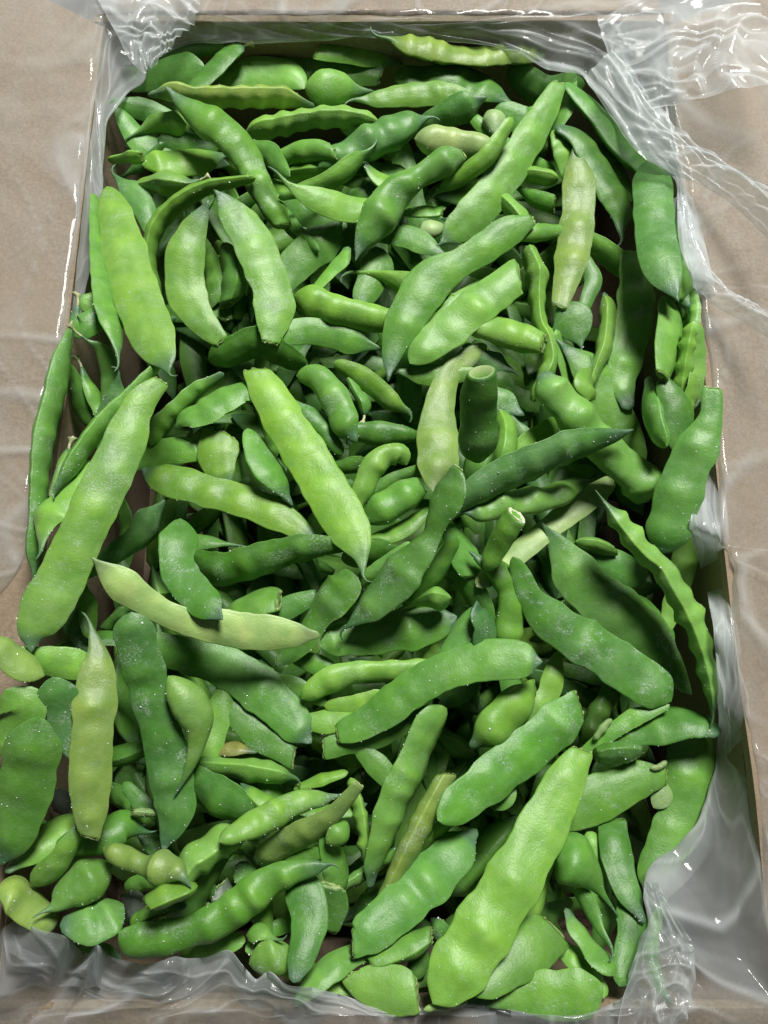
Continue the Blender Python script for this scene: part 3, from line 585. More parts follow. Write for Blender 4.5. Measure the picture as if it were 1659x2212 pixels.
K15 m c 3 rr 0 0;672,1692,20 690,1686,26 714,1679,20;
K17 f d 6 rr 0 0;1060,1745,34 1090,1720,44 1112,1695,20;
K18 m c 6 hh 0 0;912,1825,28 945,1795,32 970,1775,24;
K19 e p 6 rr 0 0;915,2182,10 965,2170,20 1012,2163,10;
"""

# ------------------------------------------------------------------ the bean pods: tracing table
# id kind colour layer ends bump frost ; centre line with widths ; label
#   kind   f lying flat, m tilted, e on edge with the seam up, r plump      ends  t beak, c cut, r round, h hidden, k stalk, o open
CROPS = {'A': (0, 0), 'B': (1000, 0), 'C': (1972, 0), 'D': (0, 1000), 'E': (1000, 1000), 'F': (1972, 1000)}
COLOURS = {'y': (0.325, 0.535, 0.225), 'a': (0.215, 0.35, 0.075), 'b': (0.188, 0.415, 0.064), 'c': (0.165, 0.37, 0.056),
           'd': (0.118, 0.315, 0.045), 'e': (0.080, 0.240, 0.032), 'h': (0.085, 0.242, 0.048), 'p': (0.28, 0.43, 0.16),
           'i': (0.13, 0.17, 0.14), 'o': (0.26, 0.24, 0.05)}  # pod L9 takes a darker green, the film's shade put into its colour
ROLL = {'f': 6, 'm': 42, 'e': 78, 'r': 25}
RATIO = {'f': 0.23, 'm': 0.40, 'e': 0.58, 'r': 0.74}

class Pod: pass

def parse(line):
    head, pts, label = [q.strip() for q in line.split(';')]
    w = head.split()
    P = Pod()
    P.id, P.kind, P.colour, P.layer, P.ends = w[0], w[1], w[2], float(w[3]), w[4]
    P.bump, P.frost, P.label = int(w[5]), int(w[6]), label
    toks = pts.split()
    crop = None
    if toks[0].startswith('@'):
        crop = CROPS[toks[0][1]]; toks = toks[1:]
    q = np.array([[float(v) for v in t.split(',')] for t in toks])
    if crop:
        k = 0.66305 * 0.54004
        q = np.stack([crop[0]*0.54004 + q[:, 0]*k, crop[1]*0.54004 + q[:, 1]*k, q[:, 2]*k], 1)
    for k, k1, e in ((0, 1, 0), (-1, -2, 1)):          # beaks narrow in a hollow curve
        if P.ends[e] == 't' and q[k, 2] < 16 and q[k1, 2] > 18:
            m_ = q[k]*.55 + q[k1]*.45
            m_[2] = q[k, 2] + .30*(q[k1, 2] - q[k, 2])
            q = np.insert(q, 1 if k == 0 else len(q) - 1, m_, axis=0)
    tr_ = random.Random(P.id)
    for k, k1, e in ((0, 1, 0), (-1, -2, 1)):          # a withered hair-thin tail beyond the beak
        if P.ends[e] == 't' and q[k, 2] < 11 and tr_.random() < .7:
            dv = q[k, :2] - q[k1, :2]; dv = dv/np.hypot(*dv)
            a_ = tr_.uniform(-.6, .6); new = []
            pt = q[k, :2].copy()
            for st, ww in ((8, 4.4), (8, 3.6), (6, 2.8)):
                dv = np.array([dv[0]*math.cos(a_) - dv[1]*math.sin(a_), dv[0]*math.sin(a_) + dv[1]*math.cos(a_)])
                pt = pt + dv*st; new.append((pt[0], pt[1], ww))
            q[k, 2] = max(q[k, 2], 5.5)
            q = np.concatenate([np.array(new[::-1]), q]) if k == 0 else np.concatenate([q, np.array(new)])
    ln = np.sum(np.hypot(np.diff(q[:, 0]), np.diff(q[:, 1])))
    glimpse = P.layer <= 5.2 and ln < 125 and P.colour not in 'ip'
    for k, k1, e in ((0, 1, 0), (-1, -2, 1)):          # hidden ends run on beneath the neighbours
        ch = P.ends[e]
        if ch == 'h' or (glimpse and ch == 'r'):
            dv = q[k, :2] - q[k1, :2]
            dv = dv/np.hypot(*dv)*(52 if ch == 'h' else 40)
            new = np.array([[q[k, 0] + dv[0], q[k, 1] + dv[1], max(q[k, 2]*.7, 14)]])
            q[k, 2] = max(q[k, 2], .8*q[k1, 2])
            q = np.concatenate([new, q]) if k == 0 else np.concatenate([q, new])
    P.pts = q
    return P

PODS = [parse(l) for l in TABLE.strip().splitlines()]

# pods glimpsed in the gaps below the traced ones
def random_pod(i, deep):
    P = Pod()
    P.id = f"fill{i}"
    P.kind = random.choice('fmrefm'); P.colour = random.choice('ddedecdh'); P.layer = -1
    P.ends = random.choice(['tc', 'rt', 'tt', 'cr', 'tr']); P.bump = random.choice([1, 2, 3]); P.frost = random.choice([0, 0, 1, 2]); P.label = ""
    cx, cy = random.uniform(60, 1540), random.uniform(130, 2130)
    lft = 235 - 0.165*(cy-100)
    if cx < lft + 60: cx = lft + 60 + random.uniform(0, 80)
    ang = random.uniform(0, math.pi); ln = random.uniform(170, 360); w = random.uniform(30, 60)
    cur = random.uniform(-.5, .5)
    q = []
    for k, t in enumerate(np.linspace(-.5, .5, 6)):
        a = ang + cur * t
        ww = w * (1 - 1.2*t*t)
        q.append((cx + ln*t*math.cos(a), cy + ln*t*math.sin(a), ww))
    q = np.array(q)
    for e, k in ((P.ends[0], 0), (P.ends[1], -1)):
        if e == 't': q[k, 2] = 6
    q[:, 0] = np.clip(q[:, 0], lft + 20, 1530)
    q[:, 1] = np.clip(q[:, 1], 125, 2170)
    P.pts = q
    return P
NFILL = 46
FILL = [random_pod(i, False) for i in range(NFILL)]
def slim_pod(i, box):
    P = random_pod(i, False)
    cx, cy = random.uniform(box[0], box[2]), random.uniform(box[1], box[3])
    P.kind = random.choice('mefm'); P.colour = random.choice('dcdebdcd'); P.layer = 0; P.bump = random.choice([1, 2, 2, 3])
    ang = random.uniform(-.6, .9) if random.random() < .6 else random.uniform(0, math.pi)
    if box[0] > 1430: ang = random.uniform(1.3, 1.85)
    ln, w, cur = random.uniform(150, 250), random.uniform(26, 44), random.uniform(-.7, .7)
    q = []
    for t in np.linspace(-.5, .5, 6):
        a_ = ang + cur*t
        q.append((cx + ln*t*math.cos(a_), cy + ln*t*math.sin(a_), w*(1 - 1.1*t*t)))
    P.pts = np.array(q)
    P.pts[:, 0] = np.clip(P.pts[:, 0], np.maximum(255 - .165*(P.pts[:, 1] - 100), 10), 1500)
    if P.ends[0] == 't': P.pts[0, 2] = 6
    if P.ends[1] == 't': P.pts[-1, 2] = 6
    return P
FILL += [slim_pod(200 + i, b) for i, b in enumerate([(120, 1720, 620, 2000)]*20 + [(560, 1650, 900, 2050)]*6 + [(330, 150, 700, 420)]*6
                                                     + [(750, 160, 1180, 420)]*6 + [(1180, 560, 1420, 980)]*6 + [(160, 1985, 640, 2075)]*8 + [(1040, 1930, 1340, 2110)]*8 + [(150, 640, 330, 900)]*3 + [(180, 1180, 330, 1420)]*4 + [(650, 2040, 1000, 2150)]*5 + [(1440, 560, 1490, 760)]*4 + [(1470, 780, 1510, 1000)]*3 + [(1440, 1850, 1300, 2100)]*3)]
MASS = [random_pod(1000 + i, True) for i in range(1300)]

# ------------------------------------------------------------------ settling the heap: a height field in which each pod comes to rest on those below
CELL, OX, OY = 4.0, -240, -160
GX, GY = int((1659 + 480) / CELL), int((2212 + 320) / CELL)
gx = OX + (np.arange(GX) + .5) * CELL
gy = OY + (np.arange(GY) + .5) * CELL
YY, XX = np.meshgrid(gy, gx, indexing='ij')
W0 = at(XX, YY, np.full_like(XX, -0.03))
sx = np.clip(np.abs(W0[..., 0]) / HX, 0, 1.2)
sy = np.clip((W0[..., 1] - 0.10) / 0.21, -1.1, 1.1)
H = -0.034 + 0.012*(1 - sx**2) + 0.002*(1 - sy**2)
H += 0.004*np.exp(-((XX-1450)/300)**2 - ((YY-700)/500)**2)
H += 0.008*np.clip((YY - 700)/1200, 0, 1)*np.clip((900 - XX)/900, 0, 1)
H -= 0.008*np.exp(-((XX-220)/160)**2 - ((YY-330)/260)**2)

def window(x, y, r):
    i0 = max(0, int((y - r - OY) / CELL)); i1 = min(GY, int((y + r - OY) / CELL) + 2)
    j0 = max(0, int((x - r - OX) / CELL)); j1 = min(GX, int((x + r - OX) / CELL) + 2)
    if i1 <= i0 or j1 <= j0: return None
    sl = (slice(i0, i1), slice(j0, j1))
    d2 = (XX[sl] - x)**2 + (YY[sl] - y)**2
    return sl, d2

def height_at(x, y):
    j = int(np.clip((x - OX) / CELL, 0, GX - 1)); i = int(np.clip((y - OY) / CELL, 0, GY - 1))
    return H[i, j]

ZCAP = 0.034
TIP_UP = {'E15': -.034, 'H20': .018}

def settle(P, update=True):
    q, ln = spline(P.pts, max(6, int(2 + len(P.pts) * 4)))
    q[:, 2] = np.maximum(q[:, 2], 3)
    mpp = 0.30 / FPX
    hw = q[:, 2] * .5 * mpp
    ro = math.radians(P.roll)
    B = RATIO[P.kind]
    A = 1.0
    vis = math.sqrt((A*math.cos(ro))**2 + (B*math.sin(ro))**2)
    A, B = A/vis, B/vis
    hz = hw * math.sqrt((A*math.sin(ro))**2 + (B*math.cos(ro))**2)
    u = np.linspace(-.5, .5, len(q))
    req = np.zeros(len(q))
    for i in range(len(q)):
        win = window(q[i, 0], q[i, 1], q[i, 2] * .48)
        if win is None:
            req[i] = -0.03; continue
        sl, d2 = win
        R2 = max(CELL, q[i, 2]*.48)**2 + 8
        m_ = d2 <= R2
        h = H[sl][m_] + hz[i]*.92*np.sqrt(1 - .8*d2[m_]/R2)      # the rounded underside against what lies there
        req[i] = np.percentile(h, 98.5) if h.size else -0.03
        if P.layer >= 0:                  # a pod against a wall leans on it, not through it
            w0 = at(q[i, 0], q[i, 1], 0.0)
            for c0, lim in ((abs(w0[0]), HX - .003 - .35*hw[i]), (w0[1], YF - .003 - .35*hw[i]), (-w0[1], -YN - .003 - .35*hw[i])):
                if c0 > .04: req[i] = max(req[i], min(.030, CAM[2]*(1 - lim/c0)))
    L = ln * mpp
    best = None
    smax = min(0.022, 0.38 * L)
    cmax = min(.018, .16*L)
    for b in np.linspace(-smax, smax, 13):
        for cc in (-1., -.5, 0., .5, 1.):
            sh = b*u + cc*cmax*(u*u - 1/12)
            a = np.max(req - sh) - .0008
            if best is None or a + abs(b)*.04 + abs(cc)*.0003 < best[0]: best = (a + abs(b)*.04 + abs(cc)*.0003, a, b, cc*cmax)
    _, a, b, c_ = best
    P.capped = a > ZCAP
    a = min(a, ZCAP + 0.003*(P.layer > 8))
    if P.id in TIP_UP:                     # pods that stand on end
        a, b = a + abs(TIP_UP[P.id])/2, TIP_UP[P.id]
    P.za, P.zb, P.zc = a, b, c_
    if update:
        z = a + b*u + c_*(u*u - 1/12)
        for i in range(len(q)):
            win = window(q[i, 0], q[i, 1], q[i, 2]*.46)
            if win is None: continue
            sl, d2 = win
            R2 = max(4.0, (q[i, 2]*.46)**2)
            m_ = d2 <= R2
            top = z[i] + hz[i]*np.sqrt(np.clip(1 - d2/R2*.75, 0, 1))
            Hs = H[sl]
            Hs[m_] = np.maximum(Hs[m_], top[m_])

# ------------------------------------------------------------------ building one pod
def sines(P3, seed, f):
    r = np.random.default_rng(seed)
    v = np.zeros(P3.shape[:-1])
    for k in range(4):
        d = r.normal(size=3); d /= np.linalg.norm(d)
        v += np.sin(P3 @ d * f * (1 + .6*k) + r.uniform(0, 6.28)) / (1 + .5*k)
    return v / 2.2

def pod_geometry(P, idx, K=26, low=False):
    r_ = np.random.default_rng(idx * 13 + 5)
    ln_px = np.sum(np.hypot(np.diff(P.pts[:, 0]), np.diff(P.pts[:, 1])))
    n = int(np.clip(ln_px / 6.5, 20, 72)) if not low else 10
    if low: K = 8
    t = np.linspace(0, 1, n)
    u = .72*t + .28*(.5 - .5*np.cos(math.pi*t))
    q, ln = spline(P.pts, n, u)
    w = np.maximum(q[:, 2], 2.2)
    wmax = np.percentile(w, 80)
    d0, d1 = u*ln, (1-u)*ln
    e0, e1 = P.ends
    f = np.ones(n)
    for e, d, we in ((e0, d0, w[0]), (e1, d1, w[-1])):
        if e in 'rh':
            Lc = max(6., .85*max(we, .35*wmax))
            f *= np.sqrt(np.clip(1 - np.clip(1 - d/Lc, 0, 1)**2, 0.0, 1))
        elif e in 'tk':
            f *= np.clip(.35 + d/5., 0, 1)
        else:
            f *= np.clip(.93 + d/60., 0, 1)
    f = np.maximum(f, .03)
    # outline irregularity and seed swellings
    body = np.clip((w/wmax - .45)/.25, 0, 1)
    ns = max(3 if P.bump == 3 else 2 if P.bump == 2 else 1, int(round(ln / (wmax*(1.02 if P.kind in 'fm' else 1.15)))))
    seeds = (np.arange(ns) + .5)/ns + r_.uniform(-.22, .22, ns)/ns
    sw = np.zeros(n)
    for s_ in seeds:
        sw = np.maximum(sw, r_.uniform(.35, 1.2)*np.exp(-((u - s_)*ns/.27)**2))
    sw *= body
    amp = (.10, .26, .48, .75)[P.bump]
    wob = 1 + (.045 + (.020 if P.kind == 'e' else .028)*P.bump)*(sw - .45)*body + .020*np.sin(u*ln/17 + r_.uniform(0, 6)) + .012*np.sin(u*ln/6.5 + r_.uniform(0, 6))
    hwp = .53*w*f*wob
    # centre line in the place
    z = P.za + P.zb*(u - .5) + P.zc*((u - .5)**2 - 1/12)
    C = at(q[:, 0], q[:, 1], z)
    T = unit(np.gradient(C, axis=0))
    V = unit(CAM - C)
    ax = (C - CAM) @ FWD
    hw = hwp / FPX * ax
    Nt = unit(.5*np.array([0, 0, 1.]) + .5*V)
    S = unit(np.cross(Nt, T)); Nn = np.cross(T, S)
    E = unit(np.cross(V, T))
    ro = np.radians(P.roll + r_.normal(0, 5)*(u-.5)*2)
    th = np.linspace(0, 2*math.pi, K, endpoint=False)
    ph = th - .33*np.sin(2*th)
    ratio = RATIO[P.kind]*(.9 + .2*r_.random())
    rat = ratio + (.92 - ratio)*np.clip((17 - w)/10, 0, 1)
    pw = {'f': 1.22, 'm': 1.12, 'e': 1.0, 'r': 1.0}[P.kind]
    cx = np.cos(ph)[None, :]*np.ones((n, 1))
    cy = np.sign(np.sin(ph))*np.abs(np.sin(ph))**pw
    if P.kind in 'fm':
        e_, g_ = (3.3, .72) if P.kind == 'f' else (2.6, .74)
        cy = np.sign(np.sin(ph))*np.clip(1 - np.abs(np.cos(ph))**e_, 0, 1)**g_
    cy = cy[None, :]*rat[:, None]
    c, s = np.cos(ro)[:, None], np.sin(ro)[:, None]
    X0, Y0 = cx*c - cy*s, cx*s + cy*c
    aS = np.sum(S*E, 1)[:, None]; aN = np.sum(Nn*E, 1)[:, None]
    pr = X0*aS + Y0*aN
    hi, lo = pr.max(1), pr.min(1)
    k = hw / np.maximum((hi - lo)/2, .05)
    mid = (hi + lo)/2*k
    # now the relief: seed bumps on the faces, seam ridge with grooves
    bh = (.06, .17, .29, .40)[P.bump]*{'f': .75, 'm': .75, 'e': .55, 'r': 1.0}[P.kind]
    side = r_.uniform(-.18, .18)
    across = np.exp(-((np.cos(ph) - side)/.44)**2) if P.kind in 'fm' else np.abs(np.sin(ph))**1.3
    cyb = cy + bh*(sw - .30)[:, None]*(np.sign(np.sin(ph))*across*np.abs(np.sin(ph))**.5)[None, :]
    rimg = np.exp(-((np.abs(np.cos(ph)) - .84)/.075)**2)*np.sign(np.sin(ph))   # the seam stands proud of the face
    if P.kind in 'fm': cyb = cyb - .08*rimg[None, :]*body[:, None]
    for sg in (0, 1):                                  # each face is a little uneven
        wv = sum(r_.normal()*np.sin(u*ln/(wmax*k_) + r_.uniform(0, 6.3)) for k_ in (.28, .45, .8))*.035
        m_ = (np.sin(ph) > 0) if sg else (np.sin(ph) < 0)
        cyb = cyb + (wv*body)[:, None]*(np.sin(ph)*np.abs(np.sin(ph))*m_)[None, :]
    dphi = np.abs((ph + math.pi) % (2*math.pi) - math.pi)
    ridge = .05*np.exp(-(dphi/.12)**2) - .035*np.exp(-((dphi - .42)/.17)**2)
    cxb = cx*(1 + ridge[None, :]*(1.0 if P.kind in 'em' else .5))
    X, Y = (cxb*c - cyb*s)*k[:, None], (cxb*s + cyb*c)*k[:, None]
    Pt = C[:, None, :] + X[..., None]*S[:, None, :] + Y[..., None]*Nn[:, None, :] - (mid[:, None]*E)[:, None, :]
    for e_, i_, sg in ((e0, 0, -1), (e1, n-1, 1)):         # cuts are seldom square
        if e_ == 'c':
            sl_ = math.tan(math.radians(r_.uniform(-32, 32)))
            for kk in (0, 1, 2):
                ii = i_ + (kk if sg < 0 else -kk)
                jag = r_.normal(0, .04*hw[i_], K) if kk == 0 else 0
                Pt[ii] += ((X[ii]*sl_*(1 - .3*kk) + jag)[:, None])*T[ii][None, :]
    # soft dents
    cen = Pt.mean(1, keepdims=True)
    dn = sines(Pt, idx, 420.)*.030 + sines(Pt, idx+999, 1100.)*.010
    Pt = cen + (Pt - cen)*(1 + dn[..., None]*np.clip(body, .2, 1)[:, None, None])
    # pigment
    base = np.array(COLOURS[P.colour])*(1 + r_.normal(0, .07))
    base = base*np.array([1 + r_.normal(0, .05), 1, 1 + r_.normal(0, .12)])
    colr = np.ones((n, K, 1))*base
    lite = np.minimum(base*1.35 + np.array([.035, .03, 0]), .7)
    wl = (.45*sw)[:, None]*np.abs(np.sin(ph))[None, :]**2
    colr += wl[..., None]*(lite - base)
    vary = sines(cen[:, 0, :], idx+77, 60.)[:, None, None]
    if P.colour != 'y': colr *= 1 + .12*vary*np.array([1.1, .75, 1.0])
    seam = np.exp(-(dphi/.16)**2)[None, :, None]
    colr += seam*.35*(lite - colr)
    tipc = np.array([.062, .150, .080]) if P.colour not in 'yp' else np.array([.26, .36, .16])
    for e, d in ((e0, d0), (e1, d1)):
        if e in 'tk':
            near = np.clip(1.25 - d/(.14*ln + 26), 0, 1)*np.clip((.78*wmax - w)/(.34*wmax), 0, 1)
            colr += (near*.85)[:, None, None]*(tipc - colr)
    colr = np.clip(colr, .01, .8)
    rgba = np.concatenate([colr, np.full((n, K, 1), (.14, .40, .70, 1.0)[P.frost])], 2)
    verts = Pt.reshape(-1, 3); cols = rgba.reshape(-1, 4)
    faces = []
    for i in range(n-1):
        for j in range(K):
            j2 = (j+1) % K
            faces.append((i*K+j, i*K+j2, (i+1)*K+j2, (i+1)*K+j))
    extra_v, extra_c = [], []
    nv = n*K
    for end, i, sgn in ((e0, 0, -1), (e1, n-1, 1)):
        cpt = Pt[i].mean(0)
        if end == 'o':                        # hollow open end: an inner wall going down into the pod
            i_in = i + (4 if sgn < 0 else -4)
            r1 = cpt + (Pt[i] - cpt)*.84
            r2 = Pt[i_in].mean(0) + (Pt[i] - cpt)*.70
            b0 = nv + len(extra_v)
            extra_v += list(r1) + list(r2) + [r2.mean(0)]
            pale = np.array([.42, .52, .25, .3])
            extra_c += [pale]*K + [rgba[i, 0]]*K + [rgba[i, 0]]
            for j in range(K):
                j2 = (j+1) % K
                for a_, b_ in ((i*K, b0), (b0, b0+K)):
                    q4 = (a_+j, a_+j2, b_+j2, b_+j)
                    faces.append(q4 if sgn > 0 else q4[::-1])
                q3 = (b0+K+j, b0+K+j2, b0+2*K)
                faces.append(q3 if sgn > 0 else q3[::-1])
            continue
        ci = nv + len(extra_v)
        extra_v.append(cpt + T[i]*sgn*.0002); extra_c.append(rgba[i].mean(0))
        for j in range(K):
            j2 = (j+1) % K
            faces.append((i*K+j2, i*K+j, ci) if sgn < 0 else (i*K+j, i*K+j2, ci))
    verts = np.concatenate([verts, np.array(extra_v)]); cols = np.concatenate([cols, np.array(extra_c)])
    return verts, faces, cols, Pt, T, C, hw

def cut_face(P, Pt, T, i, sgn, parent, idx, mat):
    ring = Pt[i]; c = ring.mean(0); K = len(ring)
    r_ = np.random.default_rng(idx*7 + i)
    off = T[i]*sgn
    r1 = c + (ring - c)*.97 + off*.00025
    r2 = c + (ring - c)*.80 + off*.0006*(1 + .5*r_.normal(size=(K, 1)))
    r3 = c + (ring - c)*.45 - off*.0006*(1 + .8*r_.normal(size=(K, 1)))
    v = np.concatenate([r1, r2, r3, [c - off*.0009]])
    F = []
    for j in range(K):
        j2 = (j+1) % K
        for a in (0, K):
            q = (a+j, a+j2, a+K+j2, a+K+j)
            F.append(q if sgn > 0 else q[::-1])
        q = (2*K+j, 2*K+j2, 3*K)
        F.append(q if sgn > 0 else q[::-1])
    mesh_obj("cut_face", v, F, mat, parent=parent, origin=c)

def stalk(P, Pt, T, i, sgn, parent, idx):
    """short withered stalk with a flared, lobed end"""
    c = Pt[i].mean(0); d = T[i]*sgn
    r_ = np.random.default_rng(idx)
    a = unit(np.cross(d, [0, 0, 1.])); b = np.cross(d, a)
    L = .0042
    side = r_.choice([-1, 1])
    V, F = [], []
    prof = [(-.25, .0006), (.2, .00055), (.55, .0006), (.8, .0011), (1.0, .0016), (1.08, .0012), (1.02, .0004)]
    K = 10
    for t, rr in prof:
        cc = c + d*L*t + a*side*.0012*t*t + np.array([0, 0, .0008*t])
        for j in range(K):
            an = 2*math.pi*j/K
            lob = 1 + (.28*math.cos(5*an) if t > .7 else 0)
            V.append(cc + (a*math.cos(an) + b*math.sin(an))*rr*lob)
    for i2 in range(len(prof)-1):
        for j in range(K):
            j2 = (j+1) % K
            F.append((i2*K+j, i2*K+j2, (i2+1)*K+j2, (i2+1)*K+j))
    F.append(tuple((len(prof)-1)*K+j for j in range(K)))
    mesh_obj("stalk", np.array(V), F, M_STALK, parent=parent, origin=c)

GROUP = "frozen bean pods heaped in the carton"
for i, P in enumerate(PODS + FILL + MASS):
    r_ = random.Random(i*3 + 1)
    P.roll = ROLL[P.kind] + r_.uniform(-9, 9)
    if r_.random() < .5: P.roll = -P.roll if P.kind != 'e' else 180 - P.roll
    P.idx = i

H_TOP = H.copy()
H -= .036
for P in FILL:
    if P.layer < 0: settle(P)
H = np.maximum(H, H_TOP - .008)
for P in FILL:
    if P.layer >= 0: settle(P)
H = np.maximum(H, H_TOP)
HEAP_DEEP = [P for P in FILL if P.layer < 0]
FILL = [P for P in FILL if P.layer >= 0]
ORDER = sorted(range(len(PODS)), key=lambda k: (PODS[k].layer, k))
for k in ORDER: settle(PODS[k])

def shows(P):
    """share of the centre line that no later pod covers"""
    q, _ = spline(P.pts, 16)
    z = P.za + P.zb*np.linspace(-.5, .5, 16)
    return np.mean([z[i] + .0005 > height_at(q[i, 0], q[i, 1]) - .0035 for i in range(16)])
FILL = [P for P in FILL if shows(P) > .12]
DEEP_N = len(PODS) + NFILL
# deepest: one heap of pods nobody could count, below everything the picture shows
mv, mf, mc, nb = [], [], [], 0
for P in HEAP_DEEP + MASS:
    lowp = P.idx >= DEEP_N
    if lowp: P.za = random.uniform(-.098, -.064); P.zb = random.uniform(-.01, .01); P.zc = 0.0
    v, f, c, *_ = pod_geometry(P, P.idx, low=lowp)
    if np.abs(v[:, 0]).max() > HX - .002 or v[:, 1].max() > YF - .002 or v[:, 1].min() < YN + .002: continue
    mv.append(v); mc.append(c); mf += [tuple(k + nb for k in q) for q in f]; nb += len(v)
mo = mesh_obj("bean_pods_below", np.concatenate(mv), mf, M_POD, col=np.concatenate(mc))
tag(mo, "dark mass of green bean pods deep in the carton under the pods on top", "bean pods", kind="stuff")

SPARK = []
def build(P):
    v, f, c, Pt, T, C, hw = pod_geometry(P, P.idx)
    org = C[len(C)//2]
    name = "pod_fragment" if P.colour == 'i' or P.id in ('J16', 'I11', 'L1k', 'K19') else "bean_pod"
    o = mesh_obj(name, v, f, M_POD, origin=org, col=c)
    n = len(C)
    for e, i, s in ((P.ends[0], 0, -1), (P.ends[1], n-1, 1)):
        if e == 'c' and P.id[:4] != 'fill': cut_face(P, Pt, T, i, s, o, P.idx, M_CUT_PALE if P.id == 'H20' else M_CUT)
        if e == 'k': stalk(P, Pt, T, i, s, o, P.idx)
    P.obj, P.C = o, C
    # places for ice crystals: upper side of the skin
    rr = np.random.default_rng(P.idx + 4000)
    K = Pt.shape[1]
    ctr = Pt.mean(1)
    for _ in range(int(len(C)*(.35 + .30*P.frost))):
        i, j = rr.integers(2, n-2), rr.integers(0, K)
        d = Pt[i, j] - ctr[i]
        if d[2] > 0.15*np.linalg.norm(d):
            SPARK.append((Pt[i, j], unit(d), rr.uniform(.00008, .00024) * (1.8 if rr.random() < .10 else 1)))
    return o

for P in PODS + FILL: build(P)

# ------------------------------------------------------------------ labels
SIZE = lambda L: "tiny" if L < 70 else "small" if L < 130 else "short" if L < 230 else "mid-sized" if L < 380 else "long"
CNAME = {'y': "pale yellow", 'a': "olive yellow", 'b': "yellow green", 'c': "light green", 'd': "mid green", 'e': "dark green",
         'h': "bluish green", 'p': "pale green", 'i': "icy grey", 'o': "orange brown"}
KNAME = {'f': "flat", 'm': "tilted", 'e': "seam-up", 'r': "plump"}
NEAR = {  # landmark id -> short phrase
 'A6': "long diagonal knobbly pod", 'A14': "broad pale lime pod", 'A16': "kinked pod with forked beak", 'A20': "large frost-dusted light pod",
 'D3': "long pod against left wall", 'D7': "longest flat slanting pod", 'D14': "smooth pod beaked at left", 'E1': "long bright yellow green pod",
 'E2': "boomerang-shaped dark pod", 'E6': "plump yellow dark-bellied pod", 'E11': "long bent greyish pod", 'E12': "square-cut straight light pod",
 'E14': "tall olive green pod", 'E15': "round open-ended pod", 'F1': "dark frosty ice-patched pod", 'F2': "knobbly light green pod",
 'F5': "tall frosty-edged bumpy pod", 'F6': "big bluish pod beside plastic", 'F11': "dark pod over right rim", 'F18': "upright olive yellow pod",
 'C1': "long top right bright pod", 'C4': "wavy ridged curving pod", 'B1': "olive pod at far wall", 'B4': "fat yellow beaked pod", 'B7': "long level seam-up pod",
 'B8': "dark bluish three-bump pod", 'B15': "bumpy narrow-waisted pod", 'A5': "wavy olive yellow pod", 'G1': "pale yellow curved pod", 'G2': "dark kinked pod",
 'G3': "level bumpy dark pod", 'G10': "tall pale long-beaked pod", 'G11': "broad pale-rimmed flat pod", 'G13': "long dark standing pod", 'G14': "broad mid green slanting pod",
 'G15': "swollen drooping-beaked pod", 'H1': "long dark narrow-waisted pod", 'H5': "twisted glossy dark pod", 'H8': "bumpy level mid green pod", 'H9': "arched yellow dark-ended pod",
 'H10': "long S-curved pod", 'H12': "narrow bright leaning pod", 'H13': "greyish olive ridged pod", 'H14': "twisted brown-tipped yellow pod", 'H16': "hooked glossy pod",
 'H20': "white cut stub", 'I3': "broad ridged pointed pod", 'I4': "broad frost-sprinkled pod", 'I5': "wavy seam-up right wall pod", 'I13': "big ragged-ended bumpy pod",
 'I14': "largest yellow green pod", 'L1': "flat frosty-edged pod", 'L3': "ball-shaped tailed pod", 'J5': "knotted frosty-grooved pod", 'J7': "long dark curved bottom pod",
 'J18': "lumpy frosty-tipped pod", 'J19': "folded twisted olive pod", 'K3': "dark pale-rimmed leaf-like pod", 'K5': "big dark bumpy slanting pod", 'K7': "wedge-shaped cut piece",
 'L8': "wide bottom edge pod", 'J8': "knobbly small olive pod"}
BY = {P.id: P for P in PODS}
LM = []
for k, ph in NEAR.items():
    q, _ = spline(BY[k].pts, 24)
    LM.append((k, ph, q[:, :2]))
used = set(P.label for P in PODS if P.label)
def plen(P): return float(np.sum(np.hypot(np.diff(P.pts[:, 0]), np.diff(P.pts[:, 1]))))
for P in PODS + FILL:
    if P.label:
        lab = P.label
    else:
        q, _ = spline(P.pts, 9)
        c = q[4, :2]
        cand = sorted(((float(np.min(np.hypot(*(g - c).T))), k, ph, g) for k, ph, g in LM if k != P.id), key=lambda a: a[0])
        thing_ = "piece" if P.colour in 'ip' or plen(P) < 75 else "pod"
        if P.id == 'I11' or P.id == 'L1k': thing_ = "stalk"
        half = "half-hidden " if P.id.startswith("fill") else ""
        what = half + f"{SIZE(plen(P))} {CNAME[P.colour]} {KNAME[P.kind]} {thing_}"
        rel = []
        for d, k, ph, g in cand[:7]:
            nearest = g[int(np.argmin(np.hypot(*(g - c).T)))]
            dx, dy = c - nearest
            if math.hypot(dx, dy) < 14: r_ = "tucked against"
            elif abs(dx) > 1.2*abs(dy): r_ = "right of" if dx > 0 else "left of"
            else: r_ = "below" if dy > 0 else "above"
            rel.append((r_, ph))
        lab = None
        for i in range(6):
            t = f"{what} {rel[i][0]} the {rel[i][1]}"
            if i < 2 and t not in used: lab = t; break
        if lab is None:
            for i in range(6):
                for j in range(i+1, 6):
                    t = f"{what} {rel[i][0]} the {rel[i][1]}, {rel[j][0]} the {rel[j][1]}"
                    if t not in used and len(t.split()) <= 16: lab = t; break
                if lab: break
        used.add(lab)
    assert len(lab.split()) <= 16, (P.id, lab)
    tag(P.obj, lab, "bean pod" if P.obj.name.startswith("bean") else "pod fragment", GROUP)

